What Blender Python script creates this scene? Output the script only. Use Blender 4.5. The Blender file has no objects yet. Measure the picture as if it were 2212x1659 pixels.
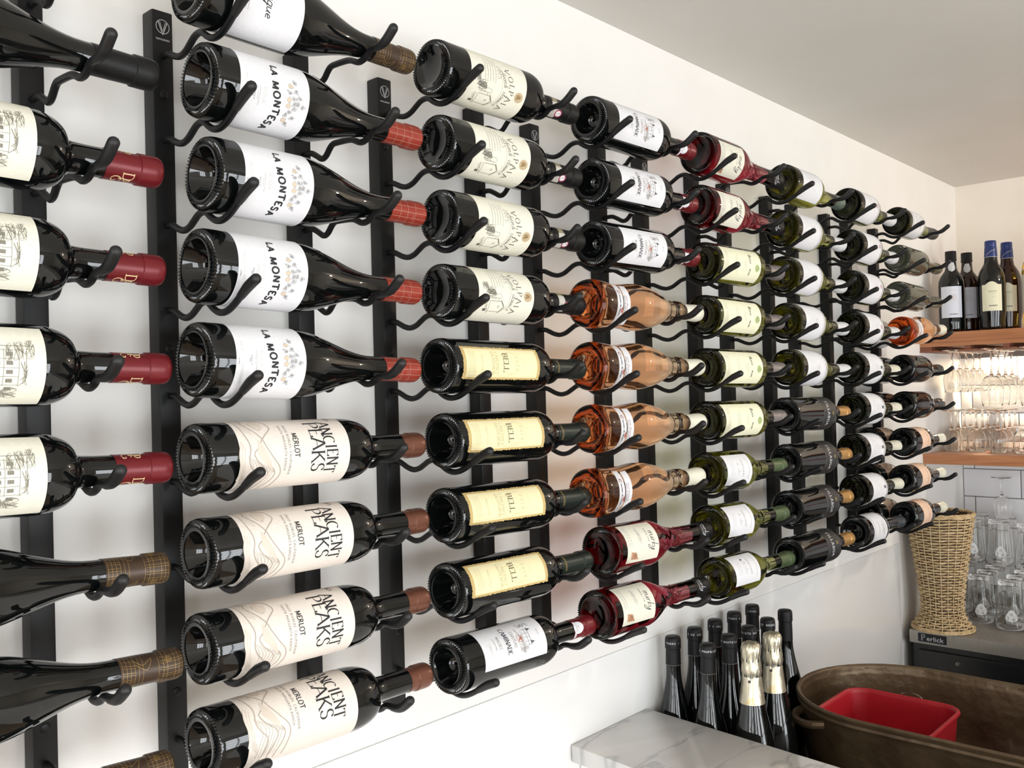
import bpy, bmesh, math, random
from mathutils import Vector, Matrix
R = math.radians
random.seed(7)
SC = bpy.context.scene
COL = SC.collection
# ------------------------------------------------------------ camera
F_PX, YAW, PIT, ROL, CD, CH = 1970.4138, 0.74009168, 0.00962374, -0.02573656, 1.03245566, 1.45439463
Fv = Vector((math.cos(YAW)*math.cos(PIT), math.sin(YAW)*math.cos(PIT), math.sin(PIT)))
Rv = Fv.cross(Vector((0, 0, 1))).normalized()
Uv = Rv.cross(Fv)
R2 = Rv*math.cos(ROL) + Uv*math.sin(ROL)
U2 = Uv*math.cos(ROL) - Rv*math.sin(ROL)
cam_d = bpy.data.cameras.new('camera')
cam_d.sensor_width = 36.0
cam_d.lens = F_PX/2212*36.0
cam_d.clip_start = 0.02
cam = bpy.data.objects.new('camera', cam_d)
COL.objects.link(cam)
m = Matrix((R2, U2, -Fv)).transposed().to_4x4()
m.translation = Vector((0, -CD, CH))
cam.matrix_world = m
SC.camera = cam
# ------------------------------------------------------------ world, exposure, lights
SC.view_settings.view_transform = 'Standard'
SC.view_settings.look = 'None'
SC.view_settings.gamma = 1.0
SC.view_settings.use_curve_mapping = False
SC.view_settings.exposure = -0.16
try:
    SC.cycles.use_denoising = True
    SC.cycles.max_bounces = 24
    SC.cycles.transmission_bounces = 22
    SC.cycles.glossy_bounces = 5
    SC.cycles.diffuse_bounces = 5
    SC.cycles.transparent_max_bounces = 8
    SC.cycles.sample_clamp_indirect = 6.0
except Exception:
    pass
w = bpy.data.worlds.new('world')
SC.world = w
w.use_nodes = True
w.node_tree.nodes['Background'].inputs[0].default_value = (0.75, 0.85, 1.0, 1)
w.node_tree.nodes['Background'].inputs[1].default_value = 1.0

def area(name, loc, target, sx, sy, power, color=(1, 1, 1)):
    l = bpy.data.lights.new(name, 'AREA')
    l.shape = 'RECTANGLE'
    l.size, l.size_y, l.energy, l.color = sx, sy, power, color
    o = bpy.data.objects.new(name, l)
    o.location = loc
    o.rotation_euler = (Vector(target)-Vector(loc)).to_track_quat('-Z', 'Y').to_euler()
    COL.objects.link(o)
    return o
FLOOR, CEIL = -0.23, 2.178
WY = 0.025          # face of the rack wall
XB = 3.634          # face of the back wall
YR, XF = -3.6, -2.6 # the room's other two walls
WIN_R = [(-1.9, -0.9), (-0.35, 0.65), (1.2, 2.2)]    # windows in the opposite wall (x ranges)
WIN_F = [(-2.9, -1.9), (-1.4, -0.4)]                  # windows in the wall behind the camera (y ranges)
WZ0, WZ1 = 0.0, 1.7
DAY = (0.93, 0.97, 1.0)
for a, b in WIN_R:
    area('daylight_window', ((a+b)/2, YR-0.16, (WZ0+WZ1)/2), ((a+b)/2, 0, (WZ0+WZ1)/2), b-a, WZ1-WZ0, 62, DAY)
for a, b in WIN_F:
    area('daylight_window', (XF-0.16, (a+b)/2, (WZ0+WZ1)/2), (0, (a+b)/2, (WZ0+WZ1)/2), b-a, WZ1-WZ0, 46, DAY)
WARM = (1.0, 0.82, 0.58)

# ------------------------------------------------------------ materials
def lin(c):
    return tuple(((x/255)/12.92 if x/255 <= 0.04045 else (((x/255)+0.055)/1.055)**2.4) for x in c)+(1,)
MATS = {}
def mat(name, rgb, rough=0.5, metal=0.0, spec=0.5, trans=0.0, ior=1.5, coat=0.0, emit=None, es=0.0):
    if name in MATS:
        return MATS[name]
    mt = bpy.data.materials.new(name)
    mt.use_nodes = True
    b = mt.node_tree.nodes['Principled BSDF']
    b.inputs['Base Color'].default_value = lin(rgb)
    b.inputs['Roughness'].default_value = rough
    b.inputs['Metallic'].default_value = metal
    b.inputs['Specular IOR Level'].default_value = spec
    b.inputs['IOR'].default_value = ior
    b.inputs['Transmission Weight'].default_value = trans
    b.inputs['Coat Weight'].default_value = coat
    if emit:
        b.inputs['Emission Color'].default_value = lin(emit)
        b.inputs['Emission Strength'].default_value = es
    MATS[name] = mt
    return mt
def N(mt, t, **kw):
    n = mt.node_tree.nodes.new(t)
    for k, v in kw.items():
        if k in n.inputs:
            n.inputs[k].default_value = v
        else:
            setattr(n, k, v)
    return n
def L(mt, a, b):
    mt.node_tree.links.new(a, b)
def ramp(mt, stops):
    r = N(mt, 'ShaderNodeValToRGB')
    e = r.color_ramp.elements
    while len(e) < len(stops):
        e.new(0.5)
    for i, (p, c) in enumerate(stops):
        e[i].position = p
        e[i].color = lin(c)
    return r
def coords(mt, scale=(1, 1, 1), rot=(0, 0, 0)):
    tc = N(mt, 'ShaderNodeTexCoord')
    mp = N(mt, 'ShaderNodeMapping')
    mp.inputs['Scale'].default_value = scale
    mp.inputs['Rotation'].default_value = rot
    L(mt, tc.outputs['Object'], mp.inputs['Vector'])
    return mp.outputs['Vector']
def bump(mt, height, strength, dist=0.01):
    b = N(mt, 'ShaderNodeBump')
    b.inputs['Strength'].default_value = strength
    b.inputs['Distance'].default_value = dist
    L(mt, height, b.inputs['Height'])
    L(mt, b.outputs['Normal'], mt.node_tree.nodes['Principled BSDF'].inputs['Normal'])
def noise_mat(name, c1, c2, scale, rough=0.5, metal=0, detail=4, bs=0.0, bd=0.002, stretch=(1, 1, 1), spec=0.5, lo=0.35, hi=0.65):
    mt = mat(name, c1, rough, metal, spec)
    v = coords(mt, stretch)
    n = N(mt, 'ShaderNodeTexNoise', Scale=scale, Detail=detail)
    L(mt, v, n.inputs['Vector'])
    r = ramp(mt, [(lo, c1), (hi, c2)])
    L(mt, n.outputs[0], r.inputs[0])
    L(mt, r.outputs[0], mt.node_tree.nodes['Principled BSDF'].inputs['Base Color'])
    if bs:
        bump(mt, n.outputs[0], bs, bd)
    return mt
M_WALL = noise_mat('wall_paint', (240, 238, 234), (237, 235, 231), 6, 0.6, bs=0.05, bd=0.001)
M_CREAM = noise_mat('cream_paint', (236, 229, 217), (232, 225, 212), 6, 0.6, bs=0.05, bd=0.001)
M_CEIL = noise_mat('ceiling_paint', (222, 219, 213), (218, 215, 208), 4, 0.8)
M_PANEL = noise_mat('glossy_white_panel', (245, 245, 244), (243, 243, 242), 3, 0.07, bs=0.03, bd=0.002)
M_TILE = mat('white_glazed_tile', (232, 232, 234), 0.12)
M_GROUT = mat('dark_grout', (118, 116, 114), 0.9)
M_FLOOR = noise_mat('floor_boards', (160, 138, 114), (140, 116, 92), 3, 0.4, stretch=(1, 12, 1))
M_RAIL = mat('black_powder_coat', (13, 13, 14), 0.45, spec=0.35)
M_RUB = noise_mat('black_rubber', (17, 17, 18), (22, 22, 23), 400, 0.5, bs=0.15, bd=0.0004)
M_LOGO = mat('logo_print', (205, 205, 205), 0.5)
# marble
M_MARBLE = mat('white_marble', (214, 213, 210), 0.12)
v = coords(M_MARBLE, (1.2, 4.0, 1), (0, 0, 0.5))
n1 = N(M_MARBLE, 'ShaderNodeTexNoise', Scale=2.6, Detail=9.0, Distortion=0.9)
L(M_MARBLE, v, n1.inputs['Vector'])
r1 = ramp(M_MARBLE, [(0.30, (216, 215, 212)), (0.46, (208, 207, 205)), (0.50, (180, 180, 179)), (0.53, (208, 207, 205)), (0.72, (198, 197, 194))])
L(M_MARBLE, n1.outputs[0], r1.inputs[0])
L(M_MARBLE, r1.outputs[0], M_MARBLE.node_tree.nodes['Principled BSDF'].inputs['Base Color'])
# cherry wood
M_WOOD = mat('cherry_wood', (176, 118, 80), 0.38)
v = coords(M_WOOD, (10, 1.2, 22))
n1 = N(M_WOOD, 'ShaderNodeTexNoise', Scale=2.2, Detail=6.0, Distortion=1.2)
L(M_WOOD, v, n1.inputs['Vector'])
r1 = ramp(M_WOOD, [(0.3, (193, 134, 93)), (0.5, (178, 119, 80)), (0.7, (158, 100, 66))])
L(M_WOOD, n1.outputs[0], r1.inputs[0])
L(M_WOOD, r1.outputs[0], M_WOOD.node_tree.nodes['Principled BSDF'].inputs['Base Color'])
M_WOODD = noise_mat('dark_cherry_wood', (132, 80, 56), (112, 64, 44), 3, 0.5, stretch=(2, 1, 20))
M_BLACKG = mat('black_bottle_glass', (9, 11, 11), 0.035, ior=1.52)
M_WICK = noise_mat('natural_wicker', (214, 190, 150), (186, 158, 114), 60, 0.6, bs=0.2)
M_WICKSH = noise_mat('wicker_shade', (84, 60, 36), (60, 42, 24), 60, 0.7)  # brown for the painted shade inside the basket
M_STEEL = noise_mat('brushed_steel', (170, 166, 158), (150, 147, 140), 20, 0.22, 0.9, stretch=(1, 30, 1))
M_STEELF = noise_mat('dull_steel', (168, 164, 156), (150, 147, 140), 20, 0.4, 0.6, stretch=(1, 30, 1))
M_BLACK = mat('black_enamel', (20, 22, 24), 0.25)
M_DARK = mat('dark_counter', (38, 37, 36), 0.3)
M_RED = mat('red_plastic', (176, 26, 40), 0.42)
M_PEWTER = noise_mat('aged_copper', (112, 94, 70), (76, 58, 42), 9, 0.40, 0.4, bs=0.5, bd=0.03, lo=0.3, hi=0.7)
M_GLASS = mat('clear_glass', (255, 255, 254), 0.0, trans=1.0, ior=1.36)
M_WHITEP = mat('white_print', (226, 228, 228), 0.4)

def wine_glass_mat(name, sig, ior=1.36):
    mt = mat(name, (252, 252, 250), 0.0, trans=1.0, ior=ior)
    d = max(sig)*1.02
    va = N(mt, 'ShaderNodeVolumeAbsorption', Density=d)
    va.inputs['Color'].default_value = tuple(1-q/d for q in sig)+(1,)
    L(mt, va.outputs[0], mt.node_tree.nodes['Material Output'].inputs['Volume'])
    return mt
# ------------------------------------------------------------ object helpers
def setp(o, label=None, cat=None, group=None, kind=None):
    if label: o['label'] = label
    if cat: o['category'] = cat
    if group: o['group'] = group
    if kind: o['kind'] = kind
    return o
def mesh_from(name, verts, faces, mats, fm=None, smooth=True, sharp=35):
    me = bpy.data.meshes.new(name)
    me.from_pydata([tuple(v) for v in verts], [], faces)
    for mm in (mats if isinstance(mats, (list, tuple)) else [mats]):
        me.materials.append(mm)
    if fm:
        me.polygons.foreach_set('material_index', fm)
    if smooth:
        me.polygons.foreach_set('use_smooth', [True]*len(me.polygons))
        me.set_sharp_from_angle(angle=R(sharp))
    me.update()
    return me
def obj(name, me, parent=None, mw=None):
    o = bpy.data.objects.new(name, me)
    COL.objects.link(o)
    if parent: o.parent = parent
    if mw is not None: o.matrix_basis = mw
    return o
def empty(name, mw):
    o = bpy.data.objects.new(name, None)
    o.empty_display_size = 0.02
    COL.objects.link(o)
    o.matrix_basis = mw
    return o
class MB:
    def __init__(s):
        s.v, s.f, s.m = [], [], []
    def add(s, vs, fs, mi=0):
        b = len(s.v)
        s.v += [tuple(x) for x in vs]
        s.f += [tuple(b+i for i in f) for f in fs]
        s.m += [mi]*len(fs)
    def box(s, x0, x1, y0, y1, z0, z1, mi=0):
        s.add([(x0, y0, z0), (x1, y0, z0), (x1, y1, z0), (x0, y1, z0), (x0, y0, z1), (x1, y0, z1), (x1, y1, z1), (x0, y1, z1)],
              [(0, 3, 2, 1), (4, 5, 6, 7), (0, 1, 5, 4), (1, 2, 6, 5), (2, 3, 7, 6), (3, 0, 4, 7)], mi)
    def bbox(s, x0, x1, y0, y1, z0, z1, b=0.002, mi=0):
        bm = bmesh.new()
        bmesh.ops.create_cube(bm, size=1)
        for q in bm.verts:
            q.co = Vector((x0+(q.co.x+.5)*(x1-x0), y0+(q.co.y+.5)*(y1-y0), z0+(q.co.z+.5)*(z1-z0)))
        bmesh.ops.bevel(bm, geom=bm.edges[:], offset=b, segments=2, affect='EDGES', profile=0.6)
        bm.verts.index_update()
        s.add([q.co.copy() for q in bm.verts], [tuple(x.index for x in f.verts) for f in bm.faces], mi)
        bm.free()
    def tube(s, pts, rad, n=8, mi=0, closed=False, rads=None, cap=True):
        P = [Vector(p) for p in pts]
        k = len(P)
        rings = []
        up = None
        for i, p in enumerate(P):
            if closed:
                t = (P[(i+1) % k]-P[i-1]).normalized()
            else:
                t = (P[min(i+1, k-1)]-P[max(i-1, 0)]).normalized()
            if up is None:
                up = t.orthogonal().normalized()
            a = (up - t*up.dot(t)).normalized()
            up = a
            b = t.cross(a)
            r = rads[i] if rads else rad
            rings.append([p+(a*math.cos(2*math.pi*j/n)+b*math.sin(2*math.pi*j/n))*r for j in range(n)])
        vs = [x for rg in rings for x in rg]
        fs = []
        for i in range(k if closed else k-1):
            o1, o2 = i*n, ((i+1) % k)*n
            for j in range(n):
                fs.append((o1+j, o1+(j+1) % n, o2+(j+1) % n, o2+j))
        if not closed and cap:
            fs.append(tuple(reversed(range(n))))
            fs.append(tuple((k-1)*n+j for j in range(n)))
        s.add(vs, fs, mi)
    def mesh(s, name, mats, smooth=True, sharp=35):
        return mesh_from(name, s.v, s.f, mats, s.m, smooth, sharp)
def lathe(prof, n=48, knurl=None):
    """prof: list of (r, z); r==0 at an end closes it. knurl: {index: amplitude} alternating radial/axial ridges"""
    vs, fs = [], []
    idx = []
    for i, (r, z) in enumerate(prof):
        if r <= 1e-7:
            idx.append([len(vs)]*n)
            vs.append((0, 0, z))
        else:
            st = len(vs)
            k = (knurl or {}).get(i, 0)
            for j in range(n):
                a = 2*math.pi*j/n
                d = k if j % 2 else -k
                vs.append(((r+d)*math.cos(a), (r+d)*math.sin(a), z-abs(k)*(1 if j % 2 else -1)))
            idx.append(list(range(st, st+n)))
    for i in range(len(prof)-1):
        A, B = idx[i], idx[i+1]
        for j in range(n):
            k = (j+1) % n
            f = []
            for q in (A[j], A[k], B[k], B[j]):
                if q not in f: f.append(q)
            if len(f) > 2: fs.append(tuple(f))
    return vs, fs
def lathe_mesh(name, prof, m, n=48, knurl=None, sharp=40):
    vs, fs = lathe(prof, n, knurl)
    return mesh_from(name, vs, fs, m, None, True, sharp)
def smooth_curve(pts, k=4):
    P = [Vector(p) for p in pts]
    out = []
    for i in range(len(P)-1):
        p0, p1, p2, p3 = P[max(i-1, 0)], P[i], P[i+1], P[min(i+2, len(P)-1)]
        for j in range(k):
            t = j/k
            out.append(0.5*((2*p1)+(p2-p0)*t+(2*p0-5*p1+4*p2-p3)*t*t+(3*p1-p0-3*p2+p3)*t**3))
    out.append(P[-1])
    return out

# ------------------------------------------------------------ printing on curved labels
def arc(cx, cy, rx, ry, a0, a1, n=10):
    return [(cx+rx*math.cos(R(a0+(a1-a0)*i/n)), cy+ry*math.sin(R(a0+(a1-a0)*i/n))) for i in range(n+1)]
GL = {
 'A': (.82, [[(.02, 0), (.41, 1)], [(.41, 1), (.8, 0)], [(.17, .36), (.65, .36)]]),
 'B': (.68, [[(.12, 0), (.12, 1)], [(.12, 1)]+arc(.34, .76, .24, .24, 90, -90)+[(.12, .52)], [(.12, .52)]+arc(.36, .26, .28, .26, 90, -90)+[(.12, 0)]]),
 'C': (.8, [arc(.45, .5, .4, .5, 50, 310, 18)]),
 'D': (.8, [[(.12, 0), (.12, 1)], [(.12, 1)]+arc(.3, .5, .45, .5, 90, -90, 14)+[(.12, 0)]]),
 'E': (.64, [[(.12, 0), (.12, 1)], [(.12, 1), (.58, 1), (.58, .86)], [(.12, .52), (.46, .52)], [(.12, 0), (.6, 0), (.6, .16)]]),
 'F': (.6, [[(.12, 0), (.12, 1)], [(.12, 1), (.58, 1), (.58, .86)], [(.12, .52), (.46, .52)]]),
 'G': (.84, [arc(.45, .5, .4, .5, 50, 330, 18), [(.82, 0.05), (.82, .42), (.55, .42)]]),
 'H': (.84, [[(.12, 0), (.12, 1)], [(.72, 0), (.72, 1)], [(.12, .5), (.72, .5)]]),
 'I': (.32, [[(.16, 0), (.16, 1)]]),
 'K': (.78, [[(.12, 0), (.12, 1)], [(.66, 1), (.14, .46)], [(.3, .6), (.76, 0)]]),
 'L': (.62, [[(.12, 0), (.12, 1)], [(.12, 0), (.58, 0), (.58, .18)]]),
 'M': (.98, [[(.1, 0), (.14, 1)], [(.14, 1), (.49, .1)], [(.49, .1), (.84, 1)], [(.84, 1), (.88, 0)]]),
 'N': (.84, [[(.12, 0), (.12, 1)], [(.12, 1), (.72, 0)], [(.72, 0), (.72, 1)]]),
 'O': (.9, [arc(.45, .5, .4, .5, 0, 360, 24)]),
 'P': (.66, [[(.12, 0), (.12, 1)], [(.12, 1)]+arc(.34, .74, .26, .26, 90, -90)+[(.12, .48)]]),
 'R': (.76, [[(.12, 0), (.12, 1)], [(.12, 1)]+arc(.34, .74, .24, .26, 90, -90)+[(.12, .48)], [(.34, .48), (.72, 0)]]),
 'S': (.6, [[(.52, .82), (.5, .92)]+arc(.3, .76, .2, .24, 60, 250, 8)+arc(.3, .26, .23, .26, 70, -120, 8)+[(.08, .1), (.06, .22)]]),
 'T': (.74, [[(.37, 0), (.37, 1)], [(.03, .86), (.04, 1), (.7, 1), (.71, .86)]]),
 'U': (.82, [[(.12, 1), (.12, .3)]+arc(.41, .3, .29, .3, 180, 360)+[(.7, 1)]]),
 'V': (.8, [[(.02, 1), (.4, 0)], [(.4, 0), (.78, 1)]]),
 '0': (.62, [arc(.31, .5, .25, .5, 0, 360, 20)]),
 '1': (.4, [[(.2, 0), (.2, 1)], [(.2, 1), (.06, .84)]]),
 '2': (.6, [arc(.3, .74, .22, .26, 170, -40)+[(.08, 0), (.52, 0)]]),
 '4': (.62, [[(.42, 0), (.42, 1)], [(.42, 1), (.05, .32), (.58, .32)]]),
 '5': (.6, [[(.5, 1), (.16, 1), (.12, .58)]+arc(.28, .32, .24, .32, 110, -140)]),
 ' ': (.4, []), '.': (.25, [[(.1, 0), (.1, .1)]]),
 # cursive lower case, joined low
 'a_': (.5, [arc(.25, .22, .2, .22, 60, 360, 12)+[(.45, .42), (.45, .08), (.52, 0)]]),
 'e_': (.42, [[(.02, .15), (.36, .28)]+arc(.22, .24, .15, .2, 10, 300, 10)+[(.44, .06)]]),
 'i_': (.28, [[(.02, .05), (.14, .42), (.12, .06), (.28, .04)], [(.18, .58), (.2, .62)]]),
 'n_': (.56, [[(.04, .42), (.08, 0)], [(.08, .25), (.2, .42), (.34, .38), (.36, .05), (.54, .02)]]),
 'u_': (.54, [[(.04, .42), (.08, .08), (.2, 0), (.36, .12), (.42, .42), (.42, .06), (.54, .02)]]),
 't_': (.34, [[(.2, .8), (.12, .12), (.2, 0), (.34, .06)], [(.02, .46), (.36, .5)]]),
 'q_': (.5, [arc(.22, .2, .18, .22, 50, 360, 12)+[(.4, .42), (.36, -.4), (.28, -.3), (.5, .02)]]),
 'h_': (.54, [[(.16, .95), (.08, 0)], [(.08, .22), (.22, .42), (.36, .36), (.36, .05), (.52, .02)]]),
 'r_': (.36, [[(.04, .4), (.06, .02)], [(.06, .22), (.2, .42), (.36, .36)]]),
 'k_': (.46, [[(.2, .95), (.06, 0)], [(.4, .42), (.1, .2), (.44, .02)]]),
 'y_': (.5, [[(.04, .42), (.1, .08), (.26, .06), (.42, .42), (.34, -.2), (.12, -.5), (-.1, -.42), (.1, -.2), (.5, .05)]]),
 'l_': (.3, [[(.02, .05), (.22, .7), (.2, .95), (.1, .8), (.12, .08), (.3, .04)]]),
 'o_': (.44, [arc(.22, .22, .18, .2, 90, 450, 14)]),
 'v_': (.4, [[(.04, .42), (.16, .02), (.34, .42)]]),
 's_': (.36, [[(.02, .04), (.2, .42), (.28, .12), (.14, 0), (.36, .04)]]),
 'c_': (.4, [arc(.22, .22, .17, .2, 50, 310, 10)]),
 'm_': (.78, [[(.04, .42), (.08, 0)], [(.08, .25), (.2, .42), (.3, .36), (.3, 0)], [(.3, .25), (.44, .42), (.56, .36), (.58, .05), (.76, .02)]]),
}
FONTC = {}
def font_mesh(text, bold=0.0, shear=0.0, sp=1.0):
    key = (text, bold, shear, sp)
    if key in FONTC: return FONTC[key]
    c = bpy.data.curves.new('txt', 'FONT')
    c.body = text
    c.align_x = 'CENTER'
    c.resolution_u = 2
    c.offset = bold
    c.shear = shear
    c.space_character = sp
    o = bpy.data.objects.new('txt', c)
    me = bpy.data.meshes.new_from_object(o)
    vs = [(q.co.x, q.co.y) for q in me.vertices]
    fs = [tuple(p.vertices) for p in me.polygons]
    bpy.data.objects.remove(o)
    bpy.data.meshes.remove(me)
    bpy.data.curves.remove(c)
    FONTC[key] = (vs, fs)
    return FONTC[key]
class Print:
    """flat print in label coordinates: u to the right of the upright label, v up the bottle"""
    def __init__(s):
        s.v, s.f, s.m, s.mats = [], [], [], []
    def mi(s, m):
        if m not in s.mats: s.mats.append(m)
        return s.mats.index(m)
    def poly(s, vs, fs, m):
        b = len(s.v)
        s.v += list(vs)
        s.f += [tuple(b+i for i in f) for f in fs]
        s.m += [s.mi(m)]*len(fs)
    def line(s, pts, w, m, w2=None, step=0.003):
        """ribbon; w2: width of the horizontal strokes (stress)"""
        P = []
        for i in range(len(pts)-1):
            a, b = Vector(pts[i]), Vector(pts[i+1])
            k = max(1, int((b-a).length/step))
            P += [a.lerp(b, j/k) for j in range(k)]
        P.append(Vector(pts[-1]))
        k = len(P)
        if k < 2: return
        vs = []
        for i, p in enumerate(P):
            t = P[min(i+1, k-1)]-P[max(i-1, 0)]
            if t.length < 1e-9: t = Vector((1, 0))
            t.normalize()
            ww = w if w2 is None else w2+(w-w2)*abs(t.y)**1.2
            nn = Vector((-t.y, t.x))*ww/2
            vs += [tuple(p+nn), tuple(p-nn)]
        s.poly(vs, [(2*i, 2*i+1, 2*i+3, 2*i+2) for i in range(k-1)], m)
    def disc(s, cu, cv, ru, rv, m, n=16):
        pts = [(cu+ru*math.cos(2*math.pi*i/n), cv+rv*math.sin(2*math.pi*i/n)) for i in range(n)]
        if ru < .002: s.poly(pts, [tuple(range(n))], m)
        else: s.area(pts, m, .0008)
    def area(s, pts, m, step=.0016):
        """filled outline, cut into narrow columns so that it follows the curve of the glass"""
        lo, hi = min(p[0] for p in pts), max(p[0] for p in pts)
        k = max(3, int((hi-lo)/step))
        cols = []
        for i in range(k+1):
            u = lo+(hi-lo)*min(max(i/k, .002), .998)
            vs = []
            for (u0, v0), (u1, v1) in zip(pts, pts[1:]+pts[:1]):
                if (u0 <= u < u1) or (u1 <= u < u0): vs.append(v0+(v1-v0)*(u-u0)/(u1-u0))
            cols.append((u, min(vs), max(vs)))
        s.poly([q for u, x, y in cols for q in ((u, x), (u, y))], [(2*i, 2*i+2, 2*i+3, 2*i+1) for i in range(k)], m)
    def ring(s, cu, cv, ru, rv, w, m, n=20):
        s.line(arc(cu, cv, ru, rv, 0, 360, n), w, m)
    def rect(s, u0, u1, v0, v1, m):
        k = max(1, int(abs(u1-u0)/0.003))
        vs = []
        for i in range(k+1):
            u = u0+(u1-u0)*i/k
            vs += [(u, v0), (u, v1)]
        s.poly(vs, [(2*i, 2*i+2, 2*i+3, 2*i+1) for i in range(k)], m)
    def text(s, t, u, v, size, m, bold=0.0, shear=0.0, sx=1.0, space=None, base=None, sp=1.0):
        if space is not None:           # letter by letter, evenly spread
            w = (len(t)-1)*space
            for i, ch in enumerate(t):
                if ch == ' ': continue
                uu = u-w/2+i*space
                s.text(ch, uu, v+(base(uu) if base else 0), size, m, bold, shear, sx)
            return
        vs, fs = font_mesh(t, bold, shear, sp)
        P = [(u+x*size*sx, v+y*size+(base(u+x*size*sx) if base else 0)) for x, y in vs]
        if size > 0.004:
            bm = bmesh.new()
            q = [bm.verts.new((x, y, 0)) for x, y in P]
            for f in fs:
                try: bm.faces.new([q[i] for i in f])
                except ValueError: pass
            lo, hi = min(x for x, y in P), max(x for x, y in P)
            k = int((hi-lo)/0.0025)
            for i in range(1, k):
                bmesh.ops.bisect_plane(bm, geom=bm.verts[:]+bm.edges[:]+bm.faces[:], plane_co=(lo+(hi-lo)*i/k, 0, 0), plane_no=(1, 0, 0))
            bm.verts.index_update()
            P = [(x.co.x, x.co.y) for x in bm.verts]
            fs = [tuple(x.index for x in f.verts) for f in bm.faces]
            bm.free()
        s.poly(P, fs, m)
    def serif(s, t, u, v, size, m, thick=0.16, thin=0.05, sx=1.0, gap=0.1, base=None, ser=0.11, script=False, slant=0.0):
        keys = [(ch+'_' if script and ch+'_' in GL else ch) for ch in t]
        W = sum(GL[k][0]+gap for k in keys)-gap
        x = -W/2
        for k in keys:
            adv, st = GL[k]
            cu = u+(x+adv/2)*size*sx
            dv = base(cu) if base else 0
            def T(p):
                return (u+(x+p[0]+p[1]*slant)*size*sx, v+p[1]*size+dv)
            for pl in st:
                pl2 = pl
                if script: pl2 = [tuple(q)[:2] for q in smooth_curve([(a, b, 0) for a, b in pl], 3)]
                s.line([T(p) for p in pl2], thick*size, m, None if script else thin*size, step=max(0.0008, size*0.12))
                if ser and not script and len(pl) < 4:
                    for e, nx in ((pl[0], pl[1]), (pl[-1], pl[-2])):
                        if e[1] in (0, 1) and abs(e[1]-nx[1]) > 0.5 and not (k in 'AV' and abs(e[0]-.4) < .03) and not (k == 'M' and e[1] == .1):
                            s.line([T((e[0]-ser, e[1])), T((e[0]+ser, e[1]))], thin*size*1.1, m)
            x += adv+gap
    def scribble(s, u0, u1, v0, v1, n, w, m, rnd):
        pts = [(rnd.uniform(u0, u1), rnd.uniform(v0, v1)) for _ in range(n)]
        pts = [tuple(q)[:2] for q in smooth_curve([(a, b, 0) for a, b in pts], 3)]
        s.line(pts, w, m)
    def tiny(s, u, v, w, h, m, rnd):
        """a line of print too small to read: short dashes"""
        x = u-w/2
        while x < u+w/2:
            k = rnd.uniform(.8, 3)*h
            s.rect(x, min(x+k, u+w/2), v, v+h, m)
            x += k+h*.6
    def wrap(s, name, rad, eps=0.00035):
        rf = rad if callable(rad) else (lambda vv: rad)
        vs = []
        lay = [0]*len(s.v)
        for f, mi in zip(s.f, s.m):
            for i in f: lay[i] = mi
        for (uu, vv), mi in zip(s.v, lay):
            r0 = rf(vv)
            a = -math.pi/2+uu/r0
            e = eps+3e-5*mi
            vs.append(((r0+e)*math.cos(a), (r0+e)*math.sin(a), vv))
        return mesh_from(name, vs, s.f, s.mats, s.m, False)
    def flat(s, name, fn):
        return mesh_from(name, [fn(a, b) for a, b in s.v], s.f, s.mats, s.m, False)
def patch(name, rad, v0, v1, a0, a1, m, edge=0.0, eps=0.0002, nu=None, nv=6, seed=1, shape=None):
    """label paper wrapped round the glass, with its own thickness"""
    nu = nu or max(12, int((a1-a0)/4))
    rf = rad if callable(rad) else (lambda vv: rad)
    rnd = random.Random(seed)
    vs, fs = [], []
    for lay in (0, 1):
        for i in range(nu+1):
            for j in range(nv+1):
                a = a0+(a1-a0)*i/nu
                t, sgn = j/nv, 0
                lo, hi = v0, v1
                if shape: lo, hi = shape((a-a0)/(a1-a0), v0, v1)
                vv = lo+(hi-lo)*t
                if edge and lay == 0:
                    pass
                r0 = rf(vv)+(0.0 if lay else eps)
                vs.append((r0, R(a-90), vv))
    if edge:
        for i in range(nu+1):
            for j in (0, nv):
                d = rnd.uniform(-edge, edge)
                for lay in (0, 1):
                    k = lay*(nu+1)*(nv+1)+i*(nv+1)+j
                    r0, a, vv = vs[k]
                    vs[k] = (r0, a, vv+d)
        for j in range(nv+1):
            for i in (0, nu):
                d = rnd.uniform(-edge, edge)/0.038
                for lay in (0, 1):
                    k = lay*(nu+1)*(nv+1)+i*(nv+1)+j
                    r0, a, vv = vs[k]
                    vs[k] = (r0, a+d, vv)
    vs = [(r0*math.cos(a), r0*math.sin(a), vv) for r0, a, vv in vs]
    for i in range(nu):
        for j in range(nv):
            k = i*(nv+1)+j
            fs.append((k, k+nv+1, k+nv+2, k+1))
    o = (nu+1)*(nv+1)
    rim = [i*(nv+1) for i in range(nu+1)]+[nu*(nv+1)+j for j in range(1, nv+1)]+[i*(nv+1)+nv for i in range(nu-1, -1, -1)]+[j for j in range(nv-1, 0, -1)]
    for a, b in zip(rim, rim[1:]+rim[:1]):
        fs.append((a, a+o, b+o, b))
    return mesh_from(name, vs, fs, m, None, True, 50)
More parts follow.
